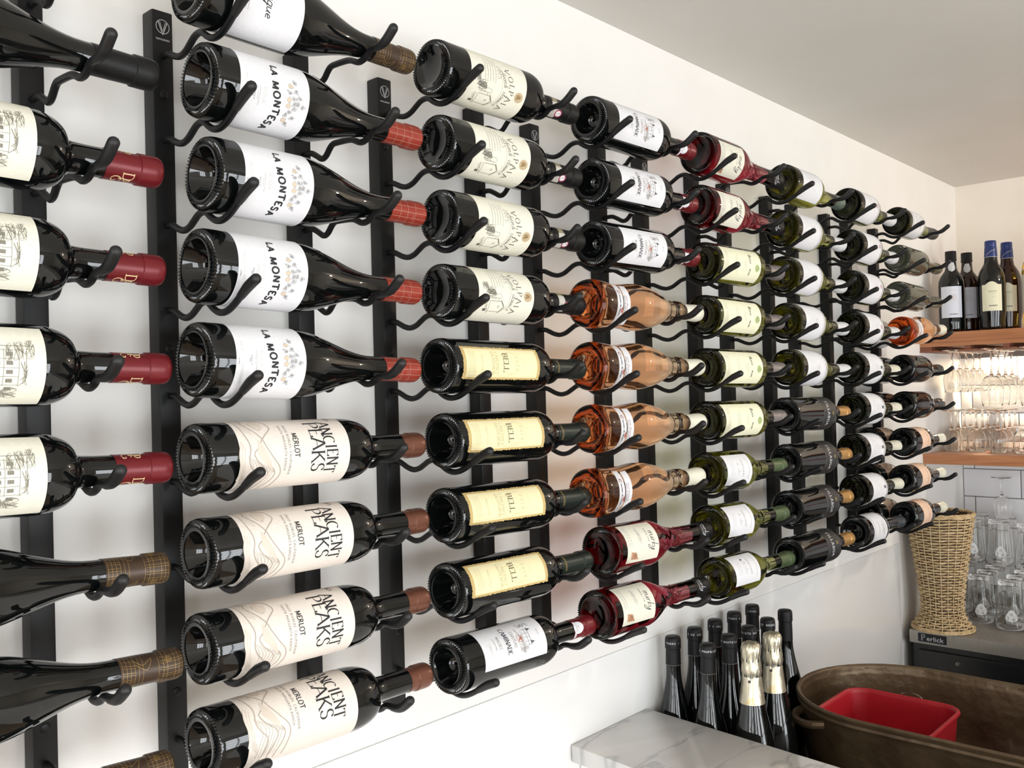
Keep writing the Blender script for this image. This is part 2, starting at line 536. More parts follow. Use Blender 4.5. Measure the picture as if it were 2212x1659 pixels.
# ------------------------------------------------------------ bottle shapes
def base_pts(Rb, punt, pr=.62):
    return [(0, punt), (pr*.30*Rb, .98*punt), (pr*.55*Rb, .88*punt), (pr*.78*Rb, .66*punt), (pr*.92*Rb, .36*punt), (pr*Rb+.002, .0012), (.76*Rb, .0005), (.86*Rb, .0006), (.935*Rb, .0026), (.98*Rb, .0065), (Rb, .012)]
KN = {6: .0006, 7: .0009, 8: .0009, 9: .0004}
def neck_pts(h, rn, nj):
    return [(rn, nj+.012), (rn*.985, (nj+h)/2-.006), (rn*.96, h-.026), (rn*.97, h-.0235), (rn*1.06, h-.0225), (rn*1.06, h-.009), (rn*1.03, h-.003), (rn*.93, h), (0, h)]
def bordeaux(Rb, h, sh, nj, punt=.02, rn=.0148, pr=.62):
    d = nj-sh
    p = base_pts(Rb, punt, pr)+[(Rb, .05), (Rb, sh-.03), (Rb, sh)]
    rr = rn+.006
    for a in range(9, 82, 9):
        p.append((rr+(Rb-rr)*math.cos(R(a)), sh+d*.84*math.sin(R(a))))
    p += [(rn+.0045, sh+d*.87), (rn+.0022, sh+d*.93), (rn+.0008, nj)]
    return p+neck_pts(h, rn, nj)
def burgundy(Rb, h, sh, nj, punt=.025, rn=.0148, pr=.62, pw=1.0):
    p = base_pts(Rb, punt, pr)+[(Rb, .05), (Rb, sh-.03), (Rb, sh)]
    for i in range(1, 14):
        t = (i/13)**pw
        s = (1+math.cos(math.pi*t))/2
        p.append((rn+(Rb-rn)*(s*.8+(1-t)**1.6*.2), sh+(nj-sh)*i/13))
    return p+neck_pts(h, rn, nj)
def rad_at(prof):
    pr = [q for q in prof[10:] if q[0] > 0]
    def f(z):
        for (r0, z0), (r1, z1) in zip(pr, pr[1:]):
            if z0 <= z <= z1 and z1 > z0:
                return r0+(r1-r0)*(z-z0)/(z1-z0)
        return pr[0][0] if z < pr[0][1] else pr[-1][0]
    return f
def capsule(prof, cs, h, m, eps=.0005, name='capsule', band=None):
    f = rad_at(prof)
    zs = [cs]+[q[1] for q in prof[10:] if q[1] > cs+.002 and q[0] > 0]
    P = [(f(cs)-.0004, cs)]+[(f(z)+eps, z) for z in zs]
    P += [(P[-1][0]-.001, h+.0008), (0, h+.0009)]
    return lathe_mesh(name, P, m, 40)
INK = mat('black_ink', (32, 32, 34), .6)
DGI = mat('mid_grey_ink', (120, 116, 112), .6)
INKG = mat('grey_ink', (150, 146, 140), .6)
INKL = mat('pale_grey_ink', (198, 195, 190), .6)
TAN = mat('tan_ink', (206, 190, 168), .6)
GOLD = mat('gold_print', (170, 142, 84), .4, .3)
PAPW = noise_mat('white_paper', (228, 228, 231), (224, 224, 227), 300, .62)
PAPC = noise_mat('cream_paper', (230, 228, 212), (226, 223, 206), 300, .62)
PAPAP = noise_mat('warm_white_paper', (230, 221, 212), (226, 216, 206), 300, .62)
PAPB = noise_mat('yellowed_paper', (226, 212, 162), (222, 206, 152), 200, .62)
PAPBE = mat('brown_paper_edge', (196, 170, 112), .65)
PAPP = noise_mat('pink_paper', (232, 200, 176), (226, 190, 164), 200, .6)
def cap_mat(name, rgb, rough=.35, metal=.25):
    return mat(name, rgb, rough, metal)
C_BLACK = mat('black_capsule', (14, 14, 15), .48, 0, .3)
C_RED = cap_mat('crimson_capsule', (108, 19, 27), .34, .2)
C_ORED = cap_mat('brick_red_capsule', (146, 50, 36), .38, .15)
C_COP = cap_mat('copper_capsule', (112, 70, 54), .32, .4)
C_BRN = cap_mat('brown_capsule', (66, 50, 38), .38, .25)
C_GRN = cap_mat('dark_green_capsule', (20, 32, 27), .38, .1)
C_WHT = cap_mat('white_capsule', (216, 217, 219), .4, .0)
C_CRM = cap_mat('cream_capsule', (222, 220, 202), .42, .0)
C_MAUV = cap_mat('grey_mauve_capsule', (132, 124, 122), .35, .3)
C_SAGE = cap_mat('sage_green_capsule', (84, 100, 68), .35, .3)
C_GOLD = cap_mat('gold_capsule', (196, 150, 88), .3, .5)
C_SLATE = cap_mat('slate_capsule', (56, 62, 68), .35, .1)
C_CHAR = cap_mat('charcoal_capsule', (66, 66, 66), .4, .1)
G_ROSE = wine_glass_mat('rose_wine_glass', (2.5, 9.5, 17))
G_BLUSH = wine_glass_mat('cherry_wine_glass', (17, 54, 46))
G_EMB = mat('cherry_embossing', (96, 22, 28), 0.08)
G_OLIVE = wine_glass_mat('olive_wine_glass', (18, 18, 44))
G_OLIVED = wine_glass_mat('dark_olive_glass', (32, 29, 52))
G_GREY = mat('grey_olive_glass', (66, 68, 56), 0.05, ior=1.5)
rnd = random.Random(3)
def twist_text(p, lines, m, rnd):
    for (u, v, wd, hh) in lines:
        p.tiny(u, v, wd, hh, m, rnd)

T = {}   # kind -> dict(prof, parts)
def kind(key, prof, glass, parts, knurl=KN, n=120):
    T[key] = dict(prof=prof, rad=rad_at(prof), parts=[('glass_body', lathe_mesh('bottle_glass', prof, glass, n, knurl), [])]+parts)

# --- white label, bold black name, grape cluster (four in column two)
pf = burgundy(.041, .311, .122, .238, .030, .0150, .66)
rf = rad_at(pf)
p = Print()
wave = lambda u: .0028*math.sin(u*95+.6)
p.serif('LA MONTESA', -.001, .0705, .0082, INK, thick=.27, thin=.25, sx=1.04, gap=.24, base=wave, ser=0)
p.text('RIOJA', -.002, .0585, .0056, INKL, sp=1.3)
for t, v in (('DENOMINACION DE ORIGEN', .0535), ('CALIFICADA', .0515)):
    p.text(t, 0, v, .0016, INKG)
p.text('PRODUCT OF', 0, .0475, .0017, INK, .01)
p.text('SPAIN', 0, .0455, .0017, INK, .01)
p.text('PALACIOS REMONDO', .003, .036, .0042, INKL, sp=1.2)
p.text('ALFARO', .002, .0325, .0019, INK, .01)
p.text('TEMPRANILLO', .0, .0845, .0024, INKL, sp=1.2)
rg = random.Random(11)
cl = [(-.024, .098, 0), (-.019, .092, 1), (-.014, .099, 0), (-.012, .091, 0), (-.006, .097, 0), (-.004, .091, 1), (-.001, .103, 0), (.003, .091, 1), (.005, .099, 0), (.009, .094, 0), (.014, .090, 0), (.0155, .099, 0), (.020, .090, 1), (.024, .094, 0), (-.008, .104, 0), (.001, .109, 0), (.0, .098, 0)]
for u, v, k in cl:
    if k:
        p.disc(u, v, .0026, .0031, TAN)
        p.ring(u, v, .0026, .0031, .0003, INKG, 12)
    else:
        for q in range(4):
            a = q*math.pi/2+rg.random()
            p.ring(u+.0014*math.cos(a), v+.0014*math.sin(a), .0011, .0013, .00042, DGI, 7)
    for q in range(2):
        a = rg.uniform(0, 6.28)
        p.line([(u+.0026*math.cos(a), v+.003*math.sin(a)), (u+.0042*math.cos(a+.3), v+.0046*math.sin(a+.3))], .0004, DGI)
pc = Print()
for k in range(14):
    u = -math.pi*.0155+2*math.pi*.0155*k/14
    pc.line([(u, .2545), (u, .3105)], .00022, TAN)
for v in (.267, .279, .2905):
    pc.line([(-.048+.096*i/30, v) for i in range(31)], .0002, TAN)
kind('montesa', pf, M_BLACKG, [
    ('paper_label', patch('label', rf, .030, .117, -102, 102, PAPW), [('lettering', p.wrap('print', rf))]),
    ('capsule', capsule(pf, .2535, .311, C_ORED), [('gold_lines', pc.wrap('print', rad_at(pf), .0008))])])

# --- top bottle with handwritten name
pf = burgundy(.041, .311, .122, .238, .028, .0150, .66)
rf = rad_at(pf)
p = Print()
p.serif('authentique', -.004, .0745, .0135, INK, thick=.075, script=True, slant=.28, gap=.0, sx=.95)
p.ring(.040, .041, .0022, .0022, .0002, INKG, 4)
for k in range(3):
    p.tiny(.012, .047+k*.003, .03, .0006, INKG, rnd)
p.text('FRANCE', .020, .0395, .0024, INK)
pc = Print()
def vine_capsule(pc, c0, c1):
    ci = .0955
    for k in range(16):
        v = c0+.002+(c1-c0-.004)*k/15
        if 5 < k < 9 or k == 12: continue
        pc.line([(-.047+.094*i/24, v) for i in range(25)], .00028, GOLD)
    for k in range(-6, 7):
        u = k*.0035+(.001 if k % 2 else 0)
        pc.line([(u, c0+.002), (u*.9, c0+.014)], .00026, GOLD)
        pc.line([(u*.9, c0+.04), (u, c1-.002)], .00026, GOLD)
    for u0 in (-.016, .016, -.040, .038):
        pc.line([tuple(q)[:2] for q in smooth_curve([(u0-.006, c0+.012, 0), (u0+.002, c0+.022, 0), (u0-.004, c0+.032, 0), (u0+.007, c0+.026, 0), (u0, c0+.014, 0)], 4)], .0004, GOLD)
        for r0 in (.001, .002, .003):
            pc.ring(u0, c0+.048, r0, r0*1.2, .0003, GOLD, 10)
vine_capsule(pc, .246, .311)
kind('script', pf, M_BLACKG, [
    ('paper_label', patch('label', rf, .036, .122, -90, 95, PAPW), [('lettering', p.wrap('print', rf))]),
    ('capsule', capsule(pf, .246, .311, C_BRN), [('gold_tracery', pc.wrap('print', rf, .0008))])])
kind('vine', pf, M_BLACKG, [('capsule', capsule(pf, .246, .311, C_BRN), [('gold_tracery', pc.wrap('print2', rf, .0008))])])
kind('blackcap', pf, M_BLACKG, [('capsule', capsule(pf, .246, .311, C_BLACK), [])])

# --- warm white label with mountain drawing
pf = bordeaux(.038, .319, .187, .2335, .028, .0152, .60)
rf = rad_at(pf)
p = Print()
p.serif('ANCIENT', -.001, .146, .0150, INK, thick=.135, thin=.05, sx=.80, gap=.10, base=lambda u: .0022*math.sin(u*110))
p.serif('PEAKS', -.003, .128, .0175, INK, thick=.13, thin=.045, sx=.98, gap=.06, base=lambda u: -.0012*math.sin(u*120))
p.serif('MERLOT', -.004, .1045, .0064, INK, thick=.17, thin=.15, sx=.82, gap=.14, ser=0)
p.text('PASO ROBLES, CALIFORNIA', .0, .0975, .0046, DGI, .0, 0, .95, sp=1.15)
p.text('SANTA MARGARITA RANCH', -.003, .0912, .0046, DGI, .0, 0, .85, sp=1.15)
p.serif('2015', -.046, .163, .0058, INK, thick=.14, thin=.06, gap=.12)
p.text('v.', -.056, .163, .005, INKL)
HL = mat('hill_wash', (214, 202, 188), .6)
HL2 = mat('hill_line', (176, 165, 153), .6)
def hill(pts, w=.0012, m=HL2, k=4):
    p.line([tuple(q)[:2] for q in smooth_curve([(a, b, 0) for a, b in pts], k)], w, m)
hill([(-.060, .052), (-.050, .062), (-.042, .074), (-.034, .079), (-.026, .080), (-.018, .072), (-.012, .066)])
hill([(-.060, .046), (-.046, .052), (-.036, .050), (-.024, .058), (-.012, .066), (-.002, .070), (.010, .078), (.020, .086), (.030, .088), (.042, .084), (.056, .080)])
hill([(-.012, .066), (-.002, .060), (.008, .064), (.018, .074), (.026, .081), (.036, .079), (.048, .072), (.058, .070)])
hill([(-.002, .060), (.004, .054), (.014, .060), (.022, .070), (.030, .072), (.044, .064), (.058, .060)])
hill([(-.060, .040), (-.040, .042), (-.020, .046), (-.004, .050), (.010, .048), (.020, .052), (.030, .060), (.044, .056), (.058, .050)])
hill([(-.044, .062), (-.038, .069), (-.030, .072), (-.024, .066), (-.030, .060), (-.040, .058)], .0006)
p.area([(-.040, .060), (-.032, .059), (-.024, .064), (-.026, .071), (-.034, .073), (-.041, .068)], HL)
p.area([(-.012, .060), (.004, .058), (.016, .068), (.024, .078), (.012, .074), (-.002, .067)], HL)
for k in range(9):
    p.line([(-.052+k*.0032, .044), (-.044+k*.0032, .056)], .0004, HL2)
for k in range(7):
    hill([(.006+k*.002, .046+k*.004), (.014+k*.002, .052+k*.0045), (.024, .054+k*.004), (.034, .050+k*.004), (.050, .046+k*.0035)], .00045)
for k in range(3):
    hill([(-.010+k*.003, .040+k*.002), (.004+k*.004, .036+k*.003), (.020+k*.004, .038+k*.003), (.034, .036+k*.003)], .0012, HL)
for k in range(5):
    p.line([(.026+k*.0025, .040), (.034+k*.002, .047)], .0004, HL2)
kind('peaks', pf, M_BLACKG, [
    ('paper_label', patch('label', rf, .037, .180, -118, 118, PAPAP), [('lettering', p.wrap('print', rf))]),
    ('capsule', capsule(pf, .283, .319, C_COP), [])])

# --- cream label with engraved house, crimson capsule with gold monogram (leftmost column)
pf = bordeaux(.0385, .311, .178, .222, .024, .0150, .60)
rf = rad_at(pf)
p = Print()
SK = mat('engraving_ink', (128, 124, 112), .6)
rg = random.Random(5)
for (a, b, c, d) in ((-.024, -.006, .163, .171), (-.022, -.004, .154, .162), (-.020, -.002, .146, .153)):
    p.scribble(a, b, c, d, 26, .00035, SK, rg)
p.scribble(-.004, .018, .158, .166, 22, .00035, SK, rg)
p.scribble(.020, .032, .140, .160, 44, .00035, SK, rg)
p.line([(-.018, .140), (-.018, .171)], .0006, SK)
for k in range(5):
    u = -.014+k*.008
    p.line([(u, .112), (u, .158)], .0004, SK)
    for j in range(4):
        v = .116+j*.0105
        p.rect(u+.002, u+.0055, v, v+.0055, SK)
for v in (.1125, .134, .1455, .158):
    p.line([(-.015, v), (.019, v)], .0004, SK)
p.line([(-.015, .158), (-.010, .164), (.014, .164), (.019, .158)], .0005, SK)
for k in range(6):
    p.scribble(-.034+k*.012, -.026+k*.012, .100, .110, 20, .0003, SK, rg)
pc = Print()
MC = mat('cream_gold_print', (232, 206, 160), .45)
for u0 in (-.016, .017, .048):
    pc.serif('D', u0-.0028, .271, .0110, MC, thick=.1, thin=.06, sx=1.1)
    pc.serif('P', u0+.0022, .268, .0115, MC, thick=.1, thin=.06, sx=.8)
    pc.serif('G', u0+.001, .2605, .0100, MC, thick=.1, thin=.06, sx=.9)
kind('house', pf, M_BLACKG, [
    ('paper_label', patch('label', rf, .060, .181, -62, 66, PAPC), [('engraving', p.wrap('print', rf))]),
    ('capsule', capsule(pf, .2535, .311, C_RED), [('monogram', pc.wrap('print', rf, .0008))])])

# --- cream label with village drawing (column three, upper four)
pf = bordeaux(.038, .303, .174, .211, .008, .0150, .72)
rf = rad_at(pf)
p = Print()
VI = mat('olive_grey_ink', (96, 96, 84), .6)
arch = lambda u: .006-(u*u)*13
p.serif('VOLPAIA', .000, .1130, .0095, VI, thick=.14, thin=.06, sx=.95, gap=.32, base=arch)
p.serif('chianti', -.015, .1025, .0100, DGI, thick=.08, script=True, slant=.3, gap=.0, sx=.8, base=arch)
p.serif('classico', .014, .1025, .0100, DGI, thick=.08, script=True, slant=.3, gap=.0, sx=.8, base=arch)
p.line([(u*.001, .0990+arch(u*.001)) for u in range(-26, 27, 2)], .0004, INKG)
p.line([(u*.001, .1108+arch(u*.001)) for u in range(-28, 29, 2)], .0003, INKL)
p.disc(.004, .1405, .0072, .0085, mat('tan_seal', (190, 170, 136), .5), 20)
p.ring(.004, .1405, .0072, .0085, .0006, TAN)
rg = random.Random(9)
for k in range(12):
    p.disc(.004+rg.uniform(-.003, .003), .140+rg.uniform(-.004, .004), .0012, .0013, mat('seal_brown', (136, 112, 76), .5), 8)
p.serif('2015', -.022, .094, .0075, INKG, thick=.09, thin=.05, gap=.12)
for k in range(5):
    p.tiny(-.022, .090-k*.0052, .034-.003*(k % 2), .0008, INKG, rg)
# village
p.line([(.014, .088), (.022, .094), (.030, .088), (.030, .066), (.014, .066), (.014, .088)], .0006, VI)
p.line([(.012, .087), (.022, .096), (.032, .087)], .0009, VI)
p.ring(.022, .084, .0014, .0017, .0005, VI, 10)
p.line([(.004, .066), (.004, .084)]+arc(.007, .084, .003, .004, 180, 0, 6)+[(.010, .066)], .0004, VI)
p.line([(.010, .066), (.010, .080)]+arc(.012, .080, .002, .003, 180, 0, 6)+[(.014, .066)], .0004, VI)
for k in range(7):
    p.scribble(.0-.001*k, .010-.001*k, .062-.001*k, .078, 9, .0005, VI, rg)
p.scribble(.014, .034, .056, .066, 12, .0003, VI, rg)
p.rect(.026, .030, .056, .062, VI)
p.scribble(-.012, .0, .052, .064, 26, .0005, VI, rg)
pc = Print()
pc.rect(-.010, .016, .2365, .251, mat('seal_strip', (200, 196, 188), .5))
pc.rect(-.030, -.010, .2365, .251, mat('seal_strip_pattern', (120, 114, 84), .5))
for k in range(8):
    pc.ring(-.028+k*.0024, .2437, .0011, .0045, .0005, TAN, 8)
PK = mat('magenta_print', (160, 60, 92), .5)
pc.disc(.006, .2545, .0066, .0078, PK, 20)
pc.disc(.006, .2545, .0046, .0056, mat('seal_white', (236, 232, 232), .5), 16)
pc.line([(.006, .2505), (.008, .2535), (.0045, .2545), (.0055, .2585)], .0018, INK)
pc.text('2015', .006, .240, .004, INKG)
kind('village', pf, M_BLACKG, [
    ('paper_label', patch('label', rf, .043, .154, -100, 84, PAPC), [('lettering', p.wrap('print', rf))]),
    ('capsule', capsule(pf, .226, .303, C_BLACK), [('seal_strip', pc.wrap('print', rf, .0008))])])

# --- yellow deckle-edged label (column three, middle four)
pf = bordeaux(.038, .306, .176, .216, .034, .0150, .60)
rf = rad_at(pf)
p = Print()
BI = mat('sepia_ink', (104, 96, 70), .6)
BL = mat('pale_sepia_ink', (196, 184, 140), .6)
PI = mat('inner_paper', (234, 224, 180), .62)
p.rect(-.0205, .0205, .022, .163, PI)
for a in (-.0185, .0185):
    p.line([(a, .025), (a, .160)], .0003, BL)
for v in (.025, .160):
    p.line([(-.0185, v), (.0185, v)], .0003, BL)
p.serif('BELL', -.001, .0935, .0100, BI, thick=.15, thin=.07, sx=.95, gap=.10)
p.serif('2014', .0, .118, .0055, BL, thick=.14, thin=.08, gap=.5)
p.serif('CABERNET', 0, .078, .0055, BL, thick=.15, thin=.08, sx=.85, gap=.12)
p.serif('SAUVIGNON', 0, .0705, .0055, BL, thick=.15, thin=.08, sx=.78, gap=.12)
p.text('Napa Valley', .001, .0505, .0058, BL, 0, .35, .9)
rg = random.Random(2)
for k in range(5):
    p.tiny(-.001, .028+k*.0026, .030, .0008, BL, rg)
p.tiny(0, .135, .016, .0006, BL, rg)
for a, b in ((0, .105), (0, .112), (.004, .095)):
    p.ring(a, b, .016, .020, .00035, BL, 26)
pn = Print()
pn.rect(-.012, .012, .2355, .2405, mat('capsule_band', (70, 66, 44), .5))
for k in range(6):
    pn.ring(-.010+k*.004, .238, .0012, .0016, .0004, GOLD, 8)
kind('deckle', pf, M_BLACKG, [
    ('paper_label', patch('label', rf, .0165, .169, -36, 36, PAPBE, edge=.0009, nu=60, nv=110), [('lettering', p.wrap('print', rf))]),
    ('capsule', capsule(pf, .229, .306, C_GRN), [('printed_band', pn.wrap('print', rf, .0008))])])

# --- white label with chateau drawing, crimson capsule with white seal
pf = bordeaux(.0378, .309, .174, .211, .030, .0150, .60)
rf = rad_at(pf)
p = Print()
RD = mat('rust_ink', (176, 104, 86), .6)
p.serif('CAMINADE', -.001, .084, .0084, mat('dark_grey_ink', (88, 88, 92), .6), thick=.17, thin=.08, sx=.72, gap=.08)
p.serif('CHATEAU', 0, .0985, .0062, INKG, thick=.12, thin=.06, sx=.62, gap=.1)
p.text('LA', 0, .0945, .003, INKG)
p.text('MIS EN BOUTEILLE AU CHATEAU', 0, .0795, .0022, INKL)
p.serif('MALBEC', 0, .070, .0055, INKG, thick=.12, thin=.08, sx=.7, gap=.12)
p.text('CAHORS', 0, .0625, .0045, INKG)
p.text('2016', -.002, .150, .0044, INKG)
rg = random.Random(4)
DG = mat('dark_grey_ink', (88, 88, 92), .6)
p.line([(-.012, .128), (.014, .128)], .0006, DG)
p.line([(-.012, .133), (.014, .133)], .0008, DG)
for u in (-.010, -.004, .002, .008, .013):
    p.line([(u, .122), (u, .133)], .0004, DG)
for u in (-.009, .010):
    p.poly([(u-.0025, .133), (u+.0025, .133), (u, .141)], [(0, 1, 2)], DG)
for k in range(5):
    p.scribble(-.022, -.014, .118+k*.004, .126+k*.004, 9, .0004, INKG, rg)
p.scribble(.014, .023, .112, .128, 24, .0003, INKG, rg)
p.scribble(-.016, .020, .110, .122, 30, .00035, INKG, rg)
p.line([(-.003, .108), (.006, .108), (.006, .117), (-.003, .117), (-.003, .108)], .0006, RD)
p.scribble(-.002, .005, .109, .120, 14, .0006, RD, rg)
p.scribble(-.006, .018, .051, .056, 16, .0004, INKL, rg)
p.tiny(.006, .048, .020, .0005, INKL, rg)
pc = Print()
pc.poly([(u, v) for u, v in arc(.002, .265, .010, .0125, 60, 300, 14)+[(.0, .2545)]], [tuple(range(16))], mat('seal_white', (236, 232, 232), .5)) if 0 else pc.disc(.004, .265, .0095, .0115, mat('seal_paper', (226, 226, 232), .5), 20)
pc.rect(-.006, .020, .2555, .260, mat('seal_paper', (226, 226, 232), .5))
pc.text('RF', .003, .264, .004, DG)
for k in range(3):
    pc.tiny(.004, .259+k*.0014, .012, .0005, INKG, rg)
kind('chateau', pf, M_BLACKG, [
    ('paper_label', patch('label', rf, .039, .1645, -50, 50, PAPW), [('lettering', p.wrap('print', rf))]),
    ('capsule', capsule(pf, .2545, .309, C_RED), [('paper_seal', pc.wrap('print', rf, .0008))])])

# --- pinched rose bottle with two ribbon labels
pf = base_pts(.040, .022, .66)+[(.040, .022), (.0388, .036), (.0368, .050), (.0358, .066), (.0366, .082), (.0388, .102), (.0402, .122), (.0396, .140), (.0368, .162), (.0322, .182), (.0262, .202), (.0200, .220), (.0178, .230), (.0186, .234), (.0172, .238), (.0188, .244), (.0190, .258), (.0186, .266), (.0152, .269), (.0150, .285), (.0146, .312), (.0154, .314), (.0154, .330), (.0142, .336), (0, .336)]
rf = rad_at(pf)
p = Print()
WN = mat('wine_ink', (132, 40, 48), .6)
rg = random.Random(6)
p.text('C', -.019, .0445, .0105, WN, .03)
p.text('hateau du Rouet', .004, .0455, .0062, INK, .02, .1, .9, space=.00235*1.0)
p.text('Cuvee Reservee', .002, .066, .0042, WN, .01, .1, space=.0022)
p.text('COTES DE PROVENCE', .003, .0605, .0034, INK, .01, 0, space=.0019)
for u, c in ((.010, 'red'), (.014, 'red')):
    p.disc(u, .053, .0016, .0022, mat('poppy_red', (206, 60, 44), .5), 8)
p.scribble(.006, .018, .051, .055, 14, .0005, INK, rg)
LB = lambda t, a, b: (a+.006*(2*t-1)**2, b+.004*(2*t-1)**2)
kind('rose', pf, G_ROSE, [
    ('paper_label', patch('label', rf, .0385, .0555, -62, 74, PAPW, nv=8, shape=LB), [('lettering', p.wrap('print', lambda z: rf(z)))]),
    ('ribbon_label', patch('label2', rf, .0585, .0755, -58, 66, PAPW, nv=8, shape=LB), []),
    ('capsule', capsule(pf, .279, .336, C_CRM), [])], knurl={7: .0005, 8: .0005})

# --- cherry coloured bottle with embossed neck
pf = burgundy(.040, .324, .118, .205, .010, .0168, .72)
rf = rad_at(pf)
p = Print()
p.serif('mirky', .004, .091, .020, mat('dark_grey_ink', (88, 88, 92), .6), thick=.06, script=True, slant=.25, gap=.0, sx=.7)
p.text('domaine', -.006, .083, .0058, INKG, .02, 0, space=.0036)
p.scribble(-.022, .010, .058, .067, 18, .0005, INKL, rg)
p.tiny(-.008, .036, .034, .0022, INKL, rg)
p.tiny(-.008, .030, .034, .0022, INKL, rg)
p.area([(.018, .034), (.032, .034), (.0325, .056), (.026, .050), (.020, .046)], mat('ochre_wash', (196, 150, 118), .6))
p.scribble(.019, .031, .035, .052, 24, .0005, mat('brown_ink', (132, 92, 70), .6), rg)
em = MB()
for k in range(26):
    a = rg.uniform(-1.5, 1.5)-math.pi/2
    z0 = rg.uniform(.178, .205)
    pts = []
    for j in range(7):
        aa = a+.3*math.sin(j*.9+k)*.8
        zz = z0+j*.004
        r0 = rf(zz)+.0002
        pts.append((r0*math.cos(aa), r0*math.sin(aa), zz))
    em.tube(pts, .0008, 6)
pc = Print()
pc.serif('mirky', 0, .292, .012, mat('silver_print', (196, 196, 200), .4), thick=.07, script=True, slant=.25, gap=0, sx=.8)
pc.text('domaine', -.002, .286, .004, mat('silver_print', (196, 196, 200), .4), .02)
kind('cherry', pf, G_BLUSH, [
    ('paper_label', patch('label', rf, .024, .112, -46, 54, PAPC), [('lettering', p.wrap('print', rf))]),
    ('embossed_pattern', em.mesh('emboss', [G_EMB]), []),
    ('capsule', capsule(pf, .278, .324, C_BLACK), [('lettering', pc.wrap('print', rf, .0008))])])

# --- olive bottle with pale yellow label
pf = bordeaux(.038, .312, .172, .207, .012, .0150, .66)
rf = rad_at(pf)
PAPY = mat('pale_yellow_paper', (238, 236, 206), .6)
p = Print()
GR = mat('leaf_print', (176, 190, 132), .6)
p.serif('lluna', -.013, .118, .010, INK, thick=.1, script=True, slant=.1, gap=.05, sx=.75)
p.serif('mon', .014, .118, .010, INK, thick=.1, script=True, slant=.1, gap=.05, sx=.75)
pl = Print()
for k in range(7):
    a = k/7*6.28
    pl.disc(.004+.004*math.cos(a), .148+.005*math.sin(a), .0038, .0042, GR, 8)
rg = random.Random(8)
for v, wd in ((.104, .020), (.098, .014), (.072, .036), (.066, .028)):
    p.tiny(0, v, wd, .0009, INKG, rg)
for k in range(4):
    p.tiny(0, .028+.003*k, .046, .0007, INKL, rg)
kind('leaf', pf, G_OLIVE, [
    ('paper_label', patch('label', rf, .020, .163, -52, 56, PAPY), [('lettering', p.wrap('print', rf)), ('leaf_emblem', pl.wrap('leaf', rf))]),
    ('capsule', capsule(pf, .250, .312, C_MAUV), [])])

# --- green-gold bottle, small white label, sage capsule
pf = burgundy(.040, .311, .116, .206, .020, .0152, .66, 1.05)
rf = rad_at(pf)
p = Print()
p.serif('le clos', 0, .058, .010, INKL, thick=.07, script=True, slant=.3, gap=0, sx=.9)
p.serif('SANCERRE', 0, .076, .0042, INKG, thick=.16, thin=.08, gap=.3)
for k in range(30):
    a = -60+120*k/29
    p.rect(.0+.024*math.sin(R(a))-.0003, .024*math.sin(R(a))+.0004, .090+.010*math.cos(R(a)), .0915+.010*math.cos(R(a)), INKG)
for k in range(4):
    p.tiny(0, .034+k*.0035, .026, .0006, INKL, rg)
p2 = Print(); p2.v, p2.f, p2.m, p2.mats = list(p.v), list(p.f), list(p.m), list(p.mats)
p2.poly([(-.019, .059), (-.0165, .063), (-.014, .059), (-.0165, .056)], [(0, 1, 2, 3)], INK)
lab = patch('label', rf, .020, .112, -44, 48, PAPW)
for key, pp in (('clos', p), ('clos_mark', p2)):
    kind(key, pf, G_OLIVE, [
        ('paper_label', lab, [('lettering', pp.wrap('print', rf))]),
        ('capsule', capsule(pf, .249, .311, C_SAGE), [])])
# --- same bottle without a capsule
pf = burgundy(.040, .305, .124, .200, .020, .0152, .66, 1.05)
rf = rad_at(pf)
p = Print()
for k in range(5):
    p.tiny(0, .05+k*.010, .034, .0008, INKL, rg)
p.line([(-.022, .104), (0, .111), (.022, .104)], .0004, INKL)
cork = Print()
kind('nocap', pf, G_OLIVE, [
    ('paper_label', patch('label', rf, .030, .124, -55, 60, PAPW, nv=8), [('lettering', p.wrap('print', rf))]),
    ('screw_cap', capsule(pf, .255, .305, mat('pewter_green_cap', (96, 112, 100), .3, .3)), [])])
# --- white wraparound label, white capsule with dark ring
def white_kind(key, glass, cap, marks, lab=(.027, .122), h=.311, Rb=.040, span=(-78, 78), cs=.243, black=False):
    pf = burgundy(Rb, h, .118 if h > .305 else .112, .200 if h > .305 else .190, .020, .0150, .66, 1.08)
    rf = rad_at(pf)
    p = Print()
    rg = random.Random(len(key))
    for k in range(4):
        p.tiny(rg.uniform(-.002, .002), lab[0]+.014+k*.008, .040-.006*(k % 2), .0009, INKL, rg)
    p.scribble(-.010, .010, lab[1]-.050, lab[1]-.034, 16, .0004, INKL, rg)
    marks(p, lab)
    dark = mat('dark_neck_band', (40, 38, 30), .4)
    T[key] = None
    kind(key, pf, glass, [
        ('paper_label', patch('label', rf, lab[0], lab[1], span[0], span[1], PAPW), [('lettering', p.wrap('print', rf))]),
        ('capsule', capsule(pf, cs, h, cap), [])])
def mk_arc(p, lab):
    rg = random.Random(12)
    for k in range(11):
        u = -.022+k*.0044
        p.scribble(u, u+.0026, lab[1]-.020+.004-u*u*9, lab[1]-.0155+.004-u*u*9, 4, .0006, INKL, rg)
def mk_crest(p, lab):
    for k in range(5):
        p.scribble(-.014+k*.007, -.0125+k*.007, lab[1]-.032, lab[1]-.028, 4, .0007, INKG, random.Random(k))
    p.ring(.0, lab[1]-.016, .0055, .0065, .0006, INKG, 12)
    for k in range(6):
        a = k*1.05
        p.disc(.0+.0028*math.cos(a), lab[1]-.016+.003*math.sin(a), .0013, .0015, mat('crest_pink', (190, 96, 120), .6), 6)
